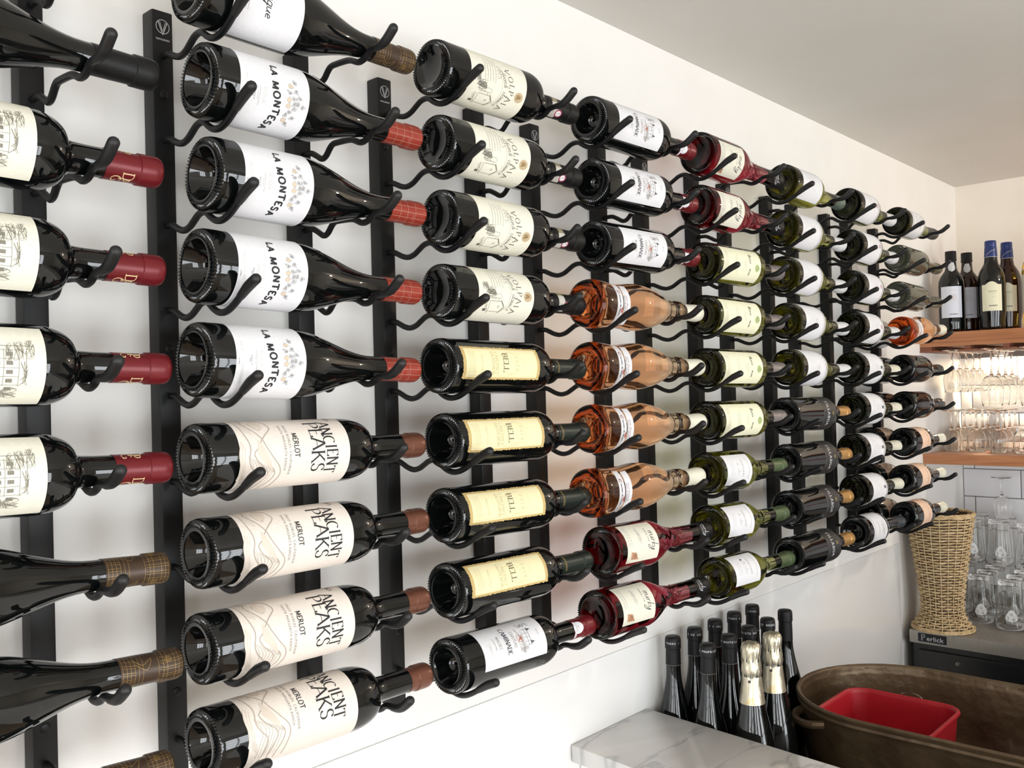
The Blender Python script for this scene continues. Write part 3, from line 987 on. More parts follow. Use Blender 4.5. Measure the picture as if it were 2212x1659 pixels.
def mk_sq(p, lab):
    p.rect(-.0035, .0035, lab[1]-.022, lab[1]-.012, mat('slate_ink', (84, 86, 92), .6))
    p.tiny(0, lab[1]-.027, .010, .0012, INKG, random.Random(1))
white_kind('arc', G_OLIVE, C_WHT, mk_arc)
white_kind('crest', G_OLIVED, C_WHT, mk_crest, h=.294, lab=(.027, .116), cs=.228)
white_kind('square', G_OLIVED, C_CRM, mk_sq, h=.294, lab=(.027, .116), cs=.228)
def mk_lines(p, lab):
    for v in (lab[0]+.006, lab[0]+.009):
        p.line([(-.05+.1*i/20, v) for i in range(21)], .0009, INKG)
    p.scribble(-.022, .020, lab[0]+.05, lab[0]+.075, 26, .0014, INKL, random.Random(3))
    p.scribble(-.018, .016, lab[0]+.028, lab[0]+.036, 14, .0010, INKL, random.Random(5))
white_kind('lined', M_BLACKG, C_SLATE, mk_lines, h=.300)
white_kind('lined_green', G_OLIVED, C_CHAR, mk_lines, h=.300, Rb=.039)
# --- tall dark bottle with silver name band, gold capsule
pf = bordeaux(.038, .320, .186, .212, .022, .0148, .62)
rf = rad_at(pf)
BK = mat('black_label', (40, 40, 40), .45)
p = Print()
SV = mat('silver_print', (196, 196, 200), .4)
p.serif('FILLABOA', 0, .143, .0105, SV, thick=.17, thin=.08, sx=.72, gap=.32, base=lambda u: -.002+u*u*5)
for k in range(5):
    p.line([(-.003+k*.0016, .164), (-.003+k*.0016, .173)], .0010, mat('dull_gold_print', (150, 130, 78), .45))
p.line([(-.05+.1*i/30, .1225) for i in range(31)], .0006, INKG)
p.line([(-.05+.1*i/30, .181) for i in range(31)], .0005, INKG)
kind('silver', pf, M_BLACKG, [
    ('dark_label', patch('label', rf, .1215, .184, -100, 100, BK), [('lettering', p.wrap('print', rf))]),
    ('capsule', capsule(pf, .258, .320, C_GOLD), [])])
# --- embossed grey-olive bottle
pf = burgundy(.038, .322, .140, .206, .012, .0150, .7, 1.1)
rf = rad_at(pf)
p = Print()
p.serif('EROICA', 0, 0, .0150, mat('embossed_glass', (136, 136, 124), .2), thick=.12, thin=.09, sx=.72, gap=.30, ser=0)
p.v = [(-y+.004, x+.098) for x, y in p.v]
kind('embossed', pf, G_GREY, [('embossed_name', p.wrap('print', rf), []), ('capsule', capsule(pf, .272, .322, mat('olive_capsule', (98, 96, 78), .35, .2)), [])])
# --- dark bottle with chalk-like writing
pf = burgundy(.039, .296, .128, .200, .022, .0156, .62, 1.15)
rf = rad_at(pf)
p = Print()
CK = mat('chalk_print', (170, 170, 168), .6)
rg = random.Random(10)
p.line([(-.034+.068*i/24, .112+.0015*math.sin(i*1.3)) for i in range(25)], .0006, CK)
p.scribble(.0, .022, .102, .112, 12, .0009, CK, rg)
p.scribble(-.030, -.002, .100, .108, 10, .0007, CK, rg)
for k in range(5):
    p.scribble(-.030+k*.003, -.024+k*.003, .050, .060, 6, .0008, INK, rg)
kind('chalk', pf, M_BLACKG, [('chalk_lettering', p.wrap('print', rf), []), ('capsule', capsule(pf, .246, .296, C_CHAR), [])], knurl={})
# --- dark bottle with pink label
pf = burgundy(.0395, .308, .126, .198, .022, .0152, .62, 1.15)
rf = rad_at(pf)
p = Print()
for k in range(7):
    p.scribble(-.024+k*.006, -.018+k*.007, .082, .094, 5, .0006, mat('dark_pink_ink', (132, 98, 88), .6), rg)
kind('pink', pf, M_BLACKG, [
    ('paper_label', patch('label', rf, .045, .108, -95, 95, PAPP), [('lettering', p.wrap('print', rf))]),
    ('capsule', capsule(pf, .250, .308, C_CRM), [])], knurl={})

# ------------------------------------------------------------ the racks
BASE_X = [.188, .5276, .869, 1.2055, 1.543, 1.880, 2.229, 2.574]
NECK_X = [.379, .7236, 1.0665, 1.401, 1.742, 2.088, 2.431, 2.780]
SCY = [1.0, 1.0, 1.03, 1.055, 1.055, 1.055, 1.055, 1.055]    # how far each column's rods reach out
HZ0, STEP, NDZ = 1.8669, .1016, .0169
B_ROD = [(-.012, 0), (.010, 0), (.020, -.0035), (.031, -.0085), (.043, -.0110), (.055, -.0085), (.065, -.003), (.074, .002), (.083, .004), (.092, .0025), (.102, -.0045), (.112, -.0095), (.123, -.0112), (.134, -.0095), (.144, -.0055), (.154, .000), (.164, .006), (.176, .013), (.190, .019)]
N_ROD = [(-.012, 0), (.010, 0), (.020, -.001), (.030, -.006), (.042, -.0125), (.051, -.0105), (.060, -.002), (.067, .002), (.078, .0022), (.098, .001), (.108, -.001), (.115, -.0040), (.122, -.0070), (.130, -.0075), (.138, -.0050), (.1455, .000), (.154, .0015), (.164, .0015), (.177, .005), (.192, .016)]
RR = .0040
def rod_meshes(prof, nm, sc=1.0):
    sm = smooth_curve([(0, -a*sc, z) for a, z in prof], 4)
    rod = MB(); rod.tube(sm, RR, 10)
    k = int(len(sm)*.86)
    tp = sm[k:]
    tip = MB()
    rads = []
    for i in range(len(tp)):
        t = i/(len(tp)-1)
        rads.append(.0045+.0014*min(1, t*1.6))
    e = (tp[-1]-tp[-2]).normalized()
    for j in range(1, 6):
        a = j/5*math.pi/2
        tp = tp+[tp[len(tp)-1] if 0 else tp[-1]+e*(.0059*(math.sin(a)-math.sin(a-math.pi/10)))]
        rads.append(max(.0004, .0059*math.cos(a)))
    tip.tube(tp, .005, 12, rads=rads)
    return rod.mesh(nm, [M_RAIL]), tip.mesh(nm+'_tip', [M_RUB], sharp=60)
ROD_B = {q: rod_meshes(B_ROD, 'rod', q) for q in set(SCY)}
ROD_N = {q: rod_meshes(N_ROD, 'neck_rod', q) for q in set(SCY)}
W_R, Z_T, Z_B = .0258, 1.9215, 1.003
mb = MB(); mb.bbox(-W_R/2, W_R/2, 0, WY, Z_B, Z_T, .0022)
RAILM = mb.mesh('rail', [M_RAIL], sharp=30)
vs, fs = lathe([(0, .0016), (.0040, .0015), (.0052, .0008), (.0055, 0)], 20)
mb = MB(); mb.add([(x, -z, y) for x, y, z in vs], fs)
PLUG = mb.mesh('plug', [M_RAIL])
p = Print()
p.ring(0, .0, .0082, .0082, .0007, M_LOGO, 28)
p.line([(-.0056, .0058), (0, -.0098), (.0056, .0058)], .0009, M_LOGO)
p.line([(-.0036, .0058), (0, -.0062), (.0036, .0058)], .0006, M_LOGO)
p.text('VINTAGEVIEW', 0, -.0165, .0030, M_LOGO, .01, 0, .9)
LOGO = p.flat('logo', lambda a, b: (a, -.0003, b))
ORD = ['leftmost', 'second from the left', 'third from the left', 'fourth from the left', 'fifth from the left', 'sixth from the left', 'seventh from the left', 'rightmost']
def rail(x, neck, i):
    t = empty('wine_rack_upright', Matrix.Translation((x, 0, 0)))
    if neck:
        setp(t, 'plain rack upright without badge behind the bottle necks, %s of eight' % ORD[i], 'wine rack', 'plain rack uprights')
    else:
        setp(t, 'black rack upright with round badge, %s, carrying bottle bases' % ('leftmost, beyond the frame' if i == 0 else ['', 'leftmost in view', 'second in view', 'third in view', 'fourth in view', 'fifth in view', 'sixth in view', 'rightmost'][i]), 'wine rack', 'badged rack uprights')
    obj('post', RAILM, t)
    if not neck:
        obj('badge', LOGO, t, Matrix.Translation((0, 0, 1.9022)))
    for z in (1.821, 1.517, 1.110):
        obj('plug', PLUG, t, Matrix.Translation((0, 0, z)))
    rod, tip = (ROD_N if neck else ROD_B)[SCY[i]]
    for r in range(9):
        z = HZ0-STEP*r+(NDZ if neck else 0)
        q = obj('cradle_rod', rod, t, Matrix.Translation((0, 0, z)))
        obj('rubber_tip', tip, q)
for i, x in enumerate(BASE_X): rail(x, False, i)
for i, x in enumerate(NECK_X): rail(x, True, i)

# ------------------------------------------------------------ bottles in the racks
def place_parts(key, root, skip=()):
    for nm, me, subs in T[key]['parts']:
        if nm in skip: continue
        q = obj(nm, me, root)
        for sn, sm in subs:
            obj(sn, sm, q)
ROD_S = {True: [tuple(q) for q in smooth_curve([(0, -a, z) for a, z in N_ROD], 6)], False: [tuple(q) for q in smooth_curve([(0, -a, z) for a, z in B_ROD], 6)]}
def rest_height(neck, d, rad, sc):
    """height of the bottle axis over the rod hole so that it just rests in the dip d away from the wall"""
    need = RR+rad
    best = -1
    for _, y, z in ROD_S[neck]:
        dy = abs(-y*sc-d)
        if dy < need:
            best = max(best, z+math.sqrt(need*need-dy*dy))
    return best
def racked(key, col, row, x0, roll, label, group=None, rear=False, cat='wine bottle'):
    """axis held by the base rod and the neck rod of its column; roll turns the label down (+) or up (-)"""
    rf = T[key]['rad']
    sc = SCY[col-1]
    d1, d2 = (.043*sc, .0445*sc) if rear else (.123*sc, .1270*sc)
    x0 *= (CD-.123*sc)/(CD-.123)
    xb, xn = BASE_X[col-1], NECK_X[col-1]
    rmax = lambda x: max(rf(x-x0-.006), rf(x-x0), rf(x-x0+.006))+(.0026 if key == 'cherry' else .0008)
    P1 = Vector((xb, -d1, HZ0-STEP*row+rest_height(False, d1, rmax(xb), sc)))
    P2 = Vector((xn, -d2, HZ0-STEP*row+NDZ+rest_height(True, d2, rmax(xn), sc)))
    ax = (P2-P1).normalized()
    O = P1+ax*((x0-xb)/ax.x)
    front = Vector((0, -1, 0))
    front = (front-ax*front.dot(ax)).normalized()
    front = Matrix.Rotation(-R(roll), 3, ax) @ front
    ly = -front
    lx = ly.cross(ax)
    M3 = Matrix((lx, ly, ax)).transposed().to_4x4()
    M3.translation = O
    t = empty('wine_bottle', M3)
    setp(t, label, cat, group)
    place_parts(key, t)
    return t
def face(row, dist):
    z = HZ0-STEP*row+.033
    return math.degrees(math.atan2(CH-z, dist))*1.0
O4 = ['uppermost', 'second from the top', 'third from the top', 'lowest']
O3 = ['uppermost', 'middle one', 'lowest']
O2 = ['upper', 'lower']
# column one (cut by the left edge)
racked('blackcap', 1, 1, .140, 0, 'dark bottle with plain black capsule above the mansion label bottles, only its neck showing')
for k, x0 in enumerate((.142, .142, .146, .145)):
    racked('house', 1, 2+k, x0, [4, 4, -3, 4][k], 'bottle with engraved mansion label and crimson capsule at left edge, %s' % O4[k], 'mansion label bottles')
for k, x0 in enumerate((.140, .152, .140)):
    racked('vine', 1, 6+k, x0, [15, -25, 0][k], 'dark bottle with gold-traced brown capsule in bottom left corner, %s' % O3[k], 'brown traced capsule bottles')
racked('vine', 1, 0, .078, 0, 'bottle close to the wall, only its brown capsule end showing at top left', rear=True)
# column two
racked('script', 2, 0, .4934, 4, 'dark bottle with black handwriting on white label, cut by the top edge')
for k, x0 in enumerate((.502, .5051, .4944, .4893)):
    racked('montesa', 2, 1+k, x0, [-2, 2, -2, 2][k]+face(1+k, 1.05), 'bottle with grape cluster label and brick red capsule, %s of four' % O4[k], 'grape cluster label bottles')
for k, x0 in enumerate((.4859, .4883, .487, .4884)):
    racked('peaks', 2, 5+k, x0, [8, 5, 2, 26][k]+face(5+k, 1.1), 'bottle with mountain drawing label and copper capsule, %s of four' % O4[k], 'mountain label bottles')
# column three
for k, x0 in enumerate((.8459, .8503, .853, .8496)):
    racked('village', 3, k, x0, [-4, 0, -8, 10][k]+face(k, 1.3), 'bottle with village sketch and brown seal on label, %s of four' % O4[k], 'village label bottles')
for k, x0 in enumerate((.8436, .8497, .8481, .849)):
    racked('deckle', 3, 4+k, x0, [8, 8, 10, 12][k]+face(4+k, 1.3), 'dark bottle with narrow yellow ragged-edged label, %s of four' % O4[k], 'yellow label bottles')
racked('chateau', 3, 8, .8482, 20+face(8, 1.3), 'bottle with castle sketch on white label, alone below the yellow label bottles')
# column four
for k, x0 in enumerate((1.1947, 1.1966, 1.1973)):
    racked('chateau', 4, k, x0, [14, 14, 4][k]+face(k, 1.6), 'bottle with castle sketch label, %s of the three above the rose wine' % O3[k], 'castle label bottles')
for k, x0 in enumerate((1.1764, 1.1758, 1.1764, 1.1673)):
    racked('rose', 4, 3+k, x0, [6, 4, -2, -6][k]+face(3+k, 1.6), 'pinched bottle of orange rose wine in the rack middle, %s' % O4[k], 'orange rose bottles')
for k, x0 in enumerate((1.1976, 1.182)):
    racked('cherry', 4, 7+k, x0, [14, 16][k]+face(7+k, 1.6), 'cherry red bottle with cream label, %s of two at the rack bottom' % O2[k], 'cherry bottles at the bottom')
# column five
for k, x0 in enumerate((1.5377, 1.5325)):
    racked('cherry', 5, k, x0, [0, 6][k]+face(k, 1.9), 'cherry red bottle with cream label, %s of two at the rack top' % O2[k], 'cherry bottles at the top')
for k, x0 in enumerate((1.5443, 1.539, 1.5406, 1.537)):
    racked('leaf', 5, 2+k, x0, [4, 2, 4, 0][k]+face(2+k, 1.9), 'olive green bottle with pale yellow label and grey capsule, %s' % O4[k], 'yellow label olive bottles')
for k, x0 in enumerate((1.5333, 1.5365, 1.5552)):
    racked('clos_mark' if k == 2 else 'clos', 5, 6+k, x0, [6, 10, 16][k]+face(6+k, 1.9), 'green gold bottle with square white label and sage capsule, %s' % O3[k], 'sage capsule bottles')
# column six
racked('nocap', 6, 0, 1.8906, 2, 'green bottle with white label and green cap, top row beside cherry bottle')
for k, x0 in enumerate((1.8849, 1.881, 1.8881, 1.8907)):
    racked('arc', 6, 1+k, x0, [2, 0, 2, 0][k], 'green bottle with wide white label above gold-capsuled bottles, %s of four' % O4[k], 'white label bottles, sixth column')
for k, x0 in enumerate((1.8713, 1.8739, 1.8743, 1.8747)):
    racked('silver', 6, 5+k, x0, [0, 2, 6, 8][k]+face(5+k, 2.3), 'black bottle with silver lettering and gold capsule, %s of four' % O4[k], 'gold capsule bottles')
# column seven
for k, x0 in enumerate((2.2447, 2.2516, 2.253, 2.2487)):
    racked('crest', 7, k, x0, [4, 4, 4, 4][k], 'green bottle with small pink crest on white label, %s' % O4[k], 'pink crest bottles')
for k, x0 in enumerate((2.2415, 2.2428, 2.2356, 2.2426)):
    racked('square', 7, 4+k, x0, [4, 4, 4, 4][k]+face(4+k, 2.6), 'olive bottle with small dark square on white label, %s of four' % O4[k], 'dark square label bottles')
racked('lined', 7, 8, 2.241, 10, 'black bottle with lined white label and slate capsule, bottom of the seventh column')
# column eight
racked('lined_green', 8, 0, 2.586, 0, 'green bottle with lined white label, topmost of the rightmost column')
for k, x0 in enumerate((2.5884, 2.5803)):
    racked('embossed', 8, 1+k, x0, 0, 'grey green bottle with raised name on the glass, %s of two' % O2[k], 'embossed bottles')
racked('rose', 8, 3, 2.6029-.006, 0, 'orange rose wine bottle in the rightmost column above the chalk lettered bottles')
for k, x0 in enumerate((2.5983, 2.6006)):
    racked('chalk', 8, 4+k, x0, 0, 'black bottle with chalk-like writing and charcoal capsule, %s of the two' % O2[k], 'chalk lettered bottles')
for k, x0 in enumerate((2.5889, 2.5808, 2.5831)):
    racked('pink', 8, 6+k, x0, 4, 'black bottle with pink label and cream capsule, %s of three at front' % O3[k], 'pink label bottles')
# rear places, against the wall
racked('square', 8, 3, 2.56, 0, 'dark green bottle by the wall behind the rightmost orange rose bottle', rear=True)
for k in range(2):
    racked('chalk', 8, 4+k, 2.57, 0, 'black bottle by the wall behind the %s chalk lettered bottle' % O2[k], 'rear black bottles', rear=True)
for k in range(3):
    racked('pink', 8, 6+k, 2.555, -20, 'pink label bottle by the wall behind the %s front pink label bottle' % ['uppermost', 'middle', 'lowest'][k], 'rear pink label bottles', rear=True)
# ------------------------------------------------------------ the room
def shell(name, boxes, m, kind='structure'):
    mb = MB()
    for b in boxes: mb.box(*b)
    return setp(obj(name, mb.mesh(name, [m], False)), kind=kind)
TH = .12
shell('floor', [(XF-TH, XB+TH, YR-TH, WY+TH, FLOOR-.05, FLOOR)], M_FLOOR)
shell('ceiling', [(XF-TH, XB+TH, YR-TH, WY+TH, CEIL, CEIL+.05)], M_CEIL)
shell('wall_left', [(XF-TH, XB+TH, WY, WY+TH, FLOOR, CEIL)], M_WALL)
shell('wall_back', [(XB, XB+TH, YR-TH, WY, FLOOR, CEIL)], M_CREAM)
def wall_holes(name, axis, holes, lo, hi, c0, c1):
    bx = []
    def add(a, b, z0, z1):
        bx.append((a, b, c0, c1, z0, z1) if axis == 'x' else (c0, c1, a, b, z0, z1))
    add(lo, hi, FLOOR, WZ0); add(lo, hi, WZ1, CEIL)
    e = [lo]+[q for h in holes for q in h]+[hi]
    for a, b in zip(e[::2], e[1::2]): add(a, b, WZ0, WZ1)
    return shell(name, bx, M_WALL)
wall_holes('wall_right', 'x', WIN_R, XF-TH, XB, YR-TH, YR)
wall_holes('wall_front', 'y', WIN_F, YR, WY, XF-TH, XF)
M_FRAME = mat('window_frame_paint', (236, 236, 234), .4)
def window(n, axis, a, b, c):
    fr = MB()
    def bar(p0, p1, z0, z1):
        if axis == 'x': fr.box(p0, p1, c-.05, c-.01, z0, z1)
        else: fr.box(c-.05, c-.01, p0, p1, z0, z1)
    bar(a, a+.05, WZ0, WZ1); bar(b-.05, b, WZ0, WZ1); bar(a+.05, b-.05, WZ0, WZ0+.05); bar(a+.05, b-.05, WZ1-.05, WZ1)
    for k in (1, 2):
        x = a+(b-a)*k/3
        bar(x-.012, x+.012, WZ0+.05, WZ1-.05)
    for k in (1, 2, 3):
        z = WZ0+(WZ1-WZ0)*k/4
        bar(a+.05, b-.05, z-.012, z+.012)
    o = setp(obj('window_%d' % n, fr.mesh('window', [M_FRAME], False)), kind='structure')
k = 1
for a, b in WIN_R: window(k, 'x', a, b, YR); k += 1
for a, b in WIN_F: window(k, 'y', a, b, XF); k += 1
# glossy white splashback along the foot of the rack wall
mb = MB(); mb.bbox(-1.2, 2.949, .0218, WY, .2, .9482, .0008)
setp(obj('trim_1', mb.mesh('splashback', [M_PANEL], sharp=30)), kind='structure')
# tiles on the back wall
mb = MB()
mb.box(XB-.003, XB, -1.9, .0245, .66, 1.572, 0)
TWD, THT, J = .305, .1022, .0032
for r in range(9):
    zt = 1.131-THT*(r-4)
    z0, z1 = zt-THT+J/2, zt-J/2
    off = -.168 if r % 2 == 0 else -.0155
    for c in range(-7, 3):
        y0, y1 = off+TWD*c+J/2, off+TWD*(c+1)-J/2
        y0, y1 = max(y0, -1.9), min(y1, .0225)
        if y1-y0 < .004 or z1 > 1.575 or z0 < .66: continue
        mb.bbox(XB-.0058, XB-.001, y0, y1, z0, z1, .0008, 1)
setp(obj('trim_2', mb.mesh('tiles', [M_GROUT, M_TILE], sharp=30)), kind='structure')

# ------------------------------------------------------------ the raised bar ledge, counter, cooler
mb = MB()
mb.bbox(0, .2435, -1.77, 0, .7835, .8137, .0018)
mb.v = [(1.286+x+.0946*y, .0195+y, z) for x, y, z in mb.v]
setp(obj('marble_ledge', mb.mesh('marble', [M_MARBLE], sharp=30)), 'white grey-veined marble bar ledge against the wall below the rack', 'bar ledge')
mb = MB(); mb.box(.026, .224, -1.74, 0, FLOOR, .7835)
mb.v = [(1.286+x+.0946*y, .0195+y, z) for x, y, z in mb.v]
setp(obj('trim_3', mb.mesh('bar_wall', [M_WALL], False)), kind='structure')
CTZ = .6540
mb = MB(); mb.bbox(1.513, 2.40, -1.72, .0190, CTZ-.028, CTZ, .002)
ct = setp(obj('back_counter', mb.mesh('counter', [M_DARK], sharp=30)), 'low dark counter under the black bottles and the oval tub', 'counter')
mb = MB(); mb.box(1.53, 2.36, -1.68, .015, FLOOR, CTZ-.028)
obj('cabinet', mb.mesh('cab', [M_DARK], False), ct)
# cooler
FX = 2.952
t = setp(empty('bar_cooler', Matrix.Translation((3.29, -.6, FLOOR))), 'black bar cooler with steel top standing in the corner under the basket', 'refrigerator')
def at(o, wx=3.29, wy=-.6, wz=FLOOR):
    o.matrix_basis = Matrix.Translation((-wx, -wy, -wz)); return o
mb = MB(); mb.bbox(FX+.02, 3.615, -1.20, -.004, FLOOR, .640, .003)
at(obj('body', mb.mesh('body', [M_BLACK], sharp=30), t))
mb = MB(); mb.bbox(FX, 3.615, -1.22, .0, .640, .680, .0025)
at(obj('steel_top', mb.mesh('top', [M_STEELF], sharp=30), t))
mb = MB(); mb.bbox(FX+.004, FX+.022, -.62, -.024, -.16, .620, .003)
dr = at(obj('door', mb.mesh('door', [M_BLACK], sharp=30), t))
mb = MB(); mb.bbox(FX+.004, FX+.022, -1.18, -.628, -.16, .620, .003)
at(obj('door', mb.mesh('door2', [M_BLACK], sharp=30), t))
vs, fs = lathe([(0, .004), (.006, .0035), (.0075, 0)], 16)
mb = MB(); mb.add([(FX+.005-z, -.14+x, .594+y) for x, y, z in vs], fs)
obj('lock', mb.mesh('lock', [M_STEEL]), dr)
p = Print()
BD = mat('badge_black', (24, 26, 30), .3)
p.rect(-.0425, .0425, -.0135, .0135, BD)
p.line([(-.0425, -.0135), (.0425, -.0135), (.0425, .0135), (-.0425, .0135), (-.0425, -.0135)], .0012, mat('silver_print', (196, 196, 200), .4))
me = p.flat('badge', lambda a, b: (FX-.0006, -.069-a, .660+b))
bd = at(obj('badge', me, t))
p = Print()
SVB = mat('silver_print', (196, 196, 200), .4)
p.serif('P', -.0270, -.0080, .0170, SVB, thick=.12, thin=.09, sx=1.05)
p.text('erlick', .0080, -.0080, .0200, SVB, .01, 0, 1.12)
obj('badge_lettering', p.flat('badge_text', lambda a, b: (FX-.0010, -.069-a, .660+b)), bd)

# ------------------------------------------------------------ wicker basket
BX, BY = 3.020, -.080
prof = [(.091, .000), (.090, .006), (.082, .016), (.070, .030), (.0615, .048), (.0585, .070), (.0600, .100), (.0660, .150), (.0735, .200), (.0810, .250), (.0880, .300), (.0940, .340), (.0985, .365)]
def br(z):
    for (r0, z0), (r1, z1) in zip(prof, prof[1:]):
        if z0 <= z <= z1: return r0+(r1-r0)*(z-z0)/(z1-z0)
    return prof[-1][0]
t = setp(empty('wicker_basket', Matrix.Translation((BX, BY, .6802))), 'tall woven wicker basket with flared foot on the cooler in the corner', 'basket')
NS = 22
mb = MB()
for k in range(NS):
    a = 2*math.pi*k/NS
    mb.tube([(br(z)*math.cos(a), br(z)*math.sin(a), z) for z in [i*.012+.004 for i in range(31)]], .0017, 5)
obj('stakes', mb.mesh('stakes', [M_WICK]), t)
mb = MB()
rg = random.Random(21)
z = .010
i = 0
while z < .359:
    pts = []
    n = NS*4
    ph = rg.uniform(-.4, .4)
    for j in range(n):
        a = 2*math.pi*j/n
        s = math.cos(NS/2*a+(math.pi if i % 2 else 0))
        r0 = br(z)+.0042*s
        zz = z+.0007*math.sin(3*a+i)+.0006*math.sin(7*a+ph)
        pts.append((r0*math.cos(a), r0*math.sin(a), zz))
    mb.tube(pts, .0028*rg.uniform(.85, 1.15), 6, closed=True)
    z += .0086 if z > .05 else .0064
    i += 1
obj('woven_sides', mb.mesh('weave', [M_WICK]), t)
for nm, r0, z0, tw in (('rim_braid', .0965, .362, .0030), ('foot_braid', .088, .004, .0026)):
    mb = MB()
    for s in range(5):
        pts = []
        for j in range(150):
            a = 2*math.pi*j/150
            b = a*9+s*2*math.pi/5
            pts.append(((r0+.0034*math.cos(b))*math.cos(a), (r0+.0034*math.cos(b))*math.sin(a), max(z0+.0040*math.sin(b), .0026)))
        mb.tube(pts, .0022, 5, closed=True)
    obj(nm, mb.mesh(nm, [M_WICK]), t)
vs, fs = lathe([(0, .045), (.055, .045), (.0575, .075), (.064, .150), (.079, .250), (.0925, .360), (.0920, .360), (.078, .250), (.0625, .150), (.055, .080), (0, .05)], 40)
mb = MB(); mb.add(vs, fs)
obj('shade_liner', mb.mesh('shade_liner', [M_WICKSH]), t)  # added dark sheet; its colour stands in for shade in the weave gaps

# ------------------------------------------------------------ oval tub with red bin
def stadium(cx, cy, hw, hl, n=20, nst=6):
    """outline with rounded ends; hw half width in x, hl half length in y (hl > hw)"""
    P = []
    s = hl-hw
    for k in range(n+1):
        a = math.pi*k/n
        P.append((cx+hw*math.cos(a), cy+s+hw*math.sin(a)))
    for k in range(1, nst): P.append((cx-hw, cy+s-2*s*k/nst))
    for k in range(n+1):
        a = math.pi+math.pi*k/n
        P.append((cx+hw*math.cos(a), cy-s+hw*math.sin(a)))
    for k in range(1, nst): P.append((cx+hw, cy-s+2*s*k/nst))
    return P
def rrect(cx, cy, hx, hy, r, n=8):
    P = []
    for sx, sy, a0 in ((1, 1, 0), (-1, 1, 90), (-1, -1, 180), (1, -1, 270)):
        for k in range(n+1):
            a = R(a0+90*k/n)
            P.append((cx+sx*(hx-r)+r*math.cos(a), cy+sy*(hy-r)+r*math.sin(a)))
    return P
def loft(outl, secs, m, name, capb=True):
    """outl(offset) -> outline; secs: list of (offset, z)"""
    mb = MB()
    rings = [[(x, y, z) for x, y in outl(o)] for o, z in secs]
    n = len(rings[0])
    vs = [q for r in rings for q in r]
    fs = []
    for i in range(len(rings)-1):
        for j in range(n):
            k = (j+1) % n
            fs.append((i*n+j, i*n+k, (i+1)*n+k, (i+1)*n+j))
    fs.append(tuple(reversed(range(n))))
    fs.append(tuple((len(rings)-1)*n+j for j in range(n)))
    mb.add(vs, fs)
    return mb.mesh(name, [m], sharp=50)
TZ = CTZ
HR = .820-TZ
t = setp(empty('oval_tub', Matrix.Translation((1.906, -.487, TZ+.0005))), 'dented oval brown metal tub on the counter in front of the cooler', 'tub')
tb = lambda o: stadium(0, 0, .1995+o, .341+o, 24, 8)
secs = [(-.030, 0), (-.022, .003), (-.016, .020), (-.008, .060), (-.003, HR-.030), (.000, HR-.022), (.004, HR-.018), (.002, HR-.013), (.0045, HR-.009), (.006, HR-.004), (.003, HR), (-.002, HR-.0015), (-.0045, HR-.006), (-.003, HR-.011), (-.006, HR-.016), (-.0055, HR-.022), (-.010, .060), (-.018, .020), (-.026, .006), (-.040, .004)]
obj('basin', loft(tb, secs, M_PEWTER, 'basin'), t)
mb = MB()
hp = []
for k in range(9):
    aa = R(126+28*k/8)
    rr_ = .196+.026*math.sin(math.pi*k/8)**.6
    hp.append((rr_*math.cos(aa), .1415+rr_*math.sin(aa), HR-.034-.006*math.sin(math.pi*k/8)))
mb.tube(smooth_curve(hp, 3), .008, 8)
obj('handle', mb.mesh('handle', [M_PEWTER]), t)
t = setp(empty('red_bin', Matrix.Translation((1.876, -.326, TZ+.0055))), 'red plastic bin with rounded corners inside the brown oval tub', 'bin')
rb = lambda o: rrect(0, 0, .112+o, .1135+o, .040+o)
obj('shell', loft(rb, [(-.012, 0), (-.010, .002), (-.0015, .112), (-.001, .120), (.004, .122), (.0055, .125), (.004, .129), (.0, .130), (-.003, .128), (-.004, .120), (-.012, .006), (-.016, .0045)], M_RED, 'red_bin'), t)
mb = MB()
mb.tube(arc3 if 0 else [(.118, -.01+.022*math.cos(a), .126+.010*math.sin(a)) for a in [math.pi*k/10 for k in range(11)]], .0012, 6)
obj('wire_ring', mb.mesh('ring', [M_STEEL]), t)

# ------------------------------------------------------------ standing black bottles
def standing(root_label, x, y, z, key_parts, rot=0, group=None, cat='wine bottle', name='wine_bottle'):
    t = setp(empty(name, Matrix.Translation((x, y, z)) @ Matrix.Rotation(R(rot), 4, 'Z')), root_label, cat, group)
    for nm, me, subs in key_parts:
        q = obj(nm, me, t)
        for sn, sm in subs: obj(sn, sm, q)
    return t
CZ = CTZ+.0003
pf = burgundy(.0405, .2995, .085, .236, .02, .0146, .62)
rf = rad_at(pf)
def letter_band(txt, v, size=.0056):
    p = Print()
    n = len(txt)
    p.text(txt, 0, v, size, mat('silver_print', (196, 196, 200), .4), .02, space=size*.72)
    return p
GLB = lathe_mesh('standing_glass', pf, M_BLACKG, 48)
caps = capsule(pf, .2440, .2995, C_BLACK)
ring = MB()
ring.tube([((rf(.2445)+.0008)*math.cos(2*math.pi*k/32), (rf(.2445)+.0008)*math.sin(2*math.pi*k/32), .2445) for k in range(32)], .0006, 6, closed=True)
ringm = ring.mesh('ring', [mat('capsule_edge', (120, 120, 118), .35, .5)])
SC_ = 1.03
sh = lambda x, y: (x*SC_, -CD+(CD+y)*SC_)
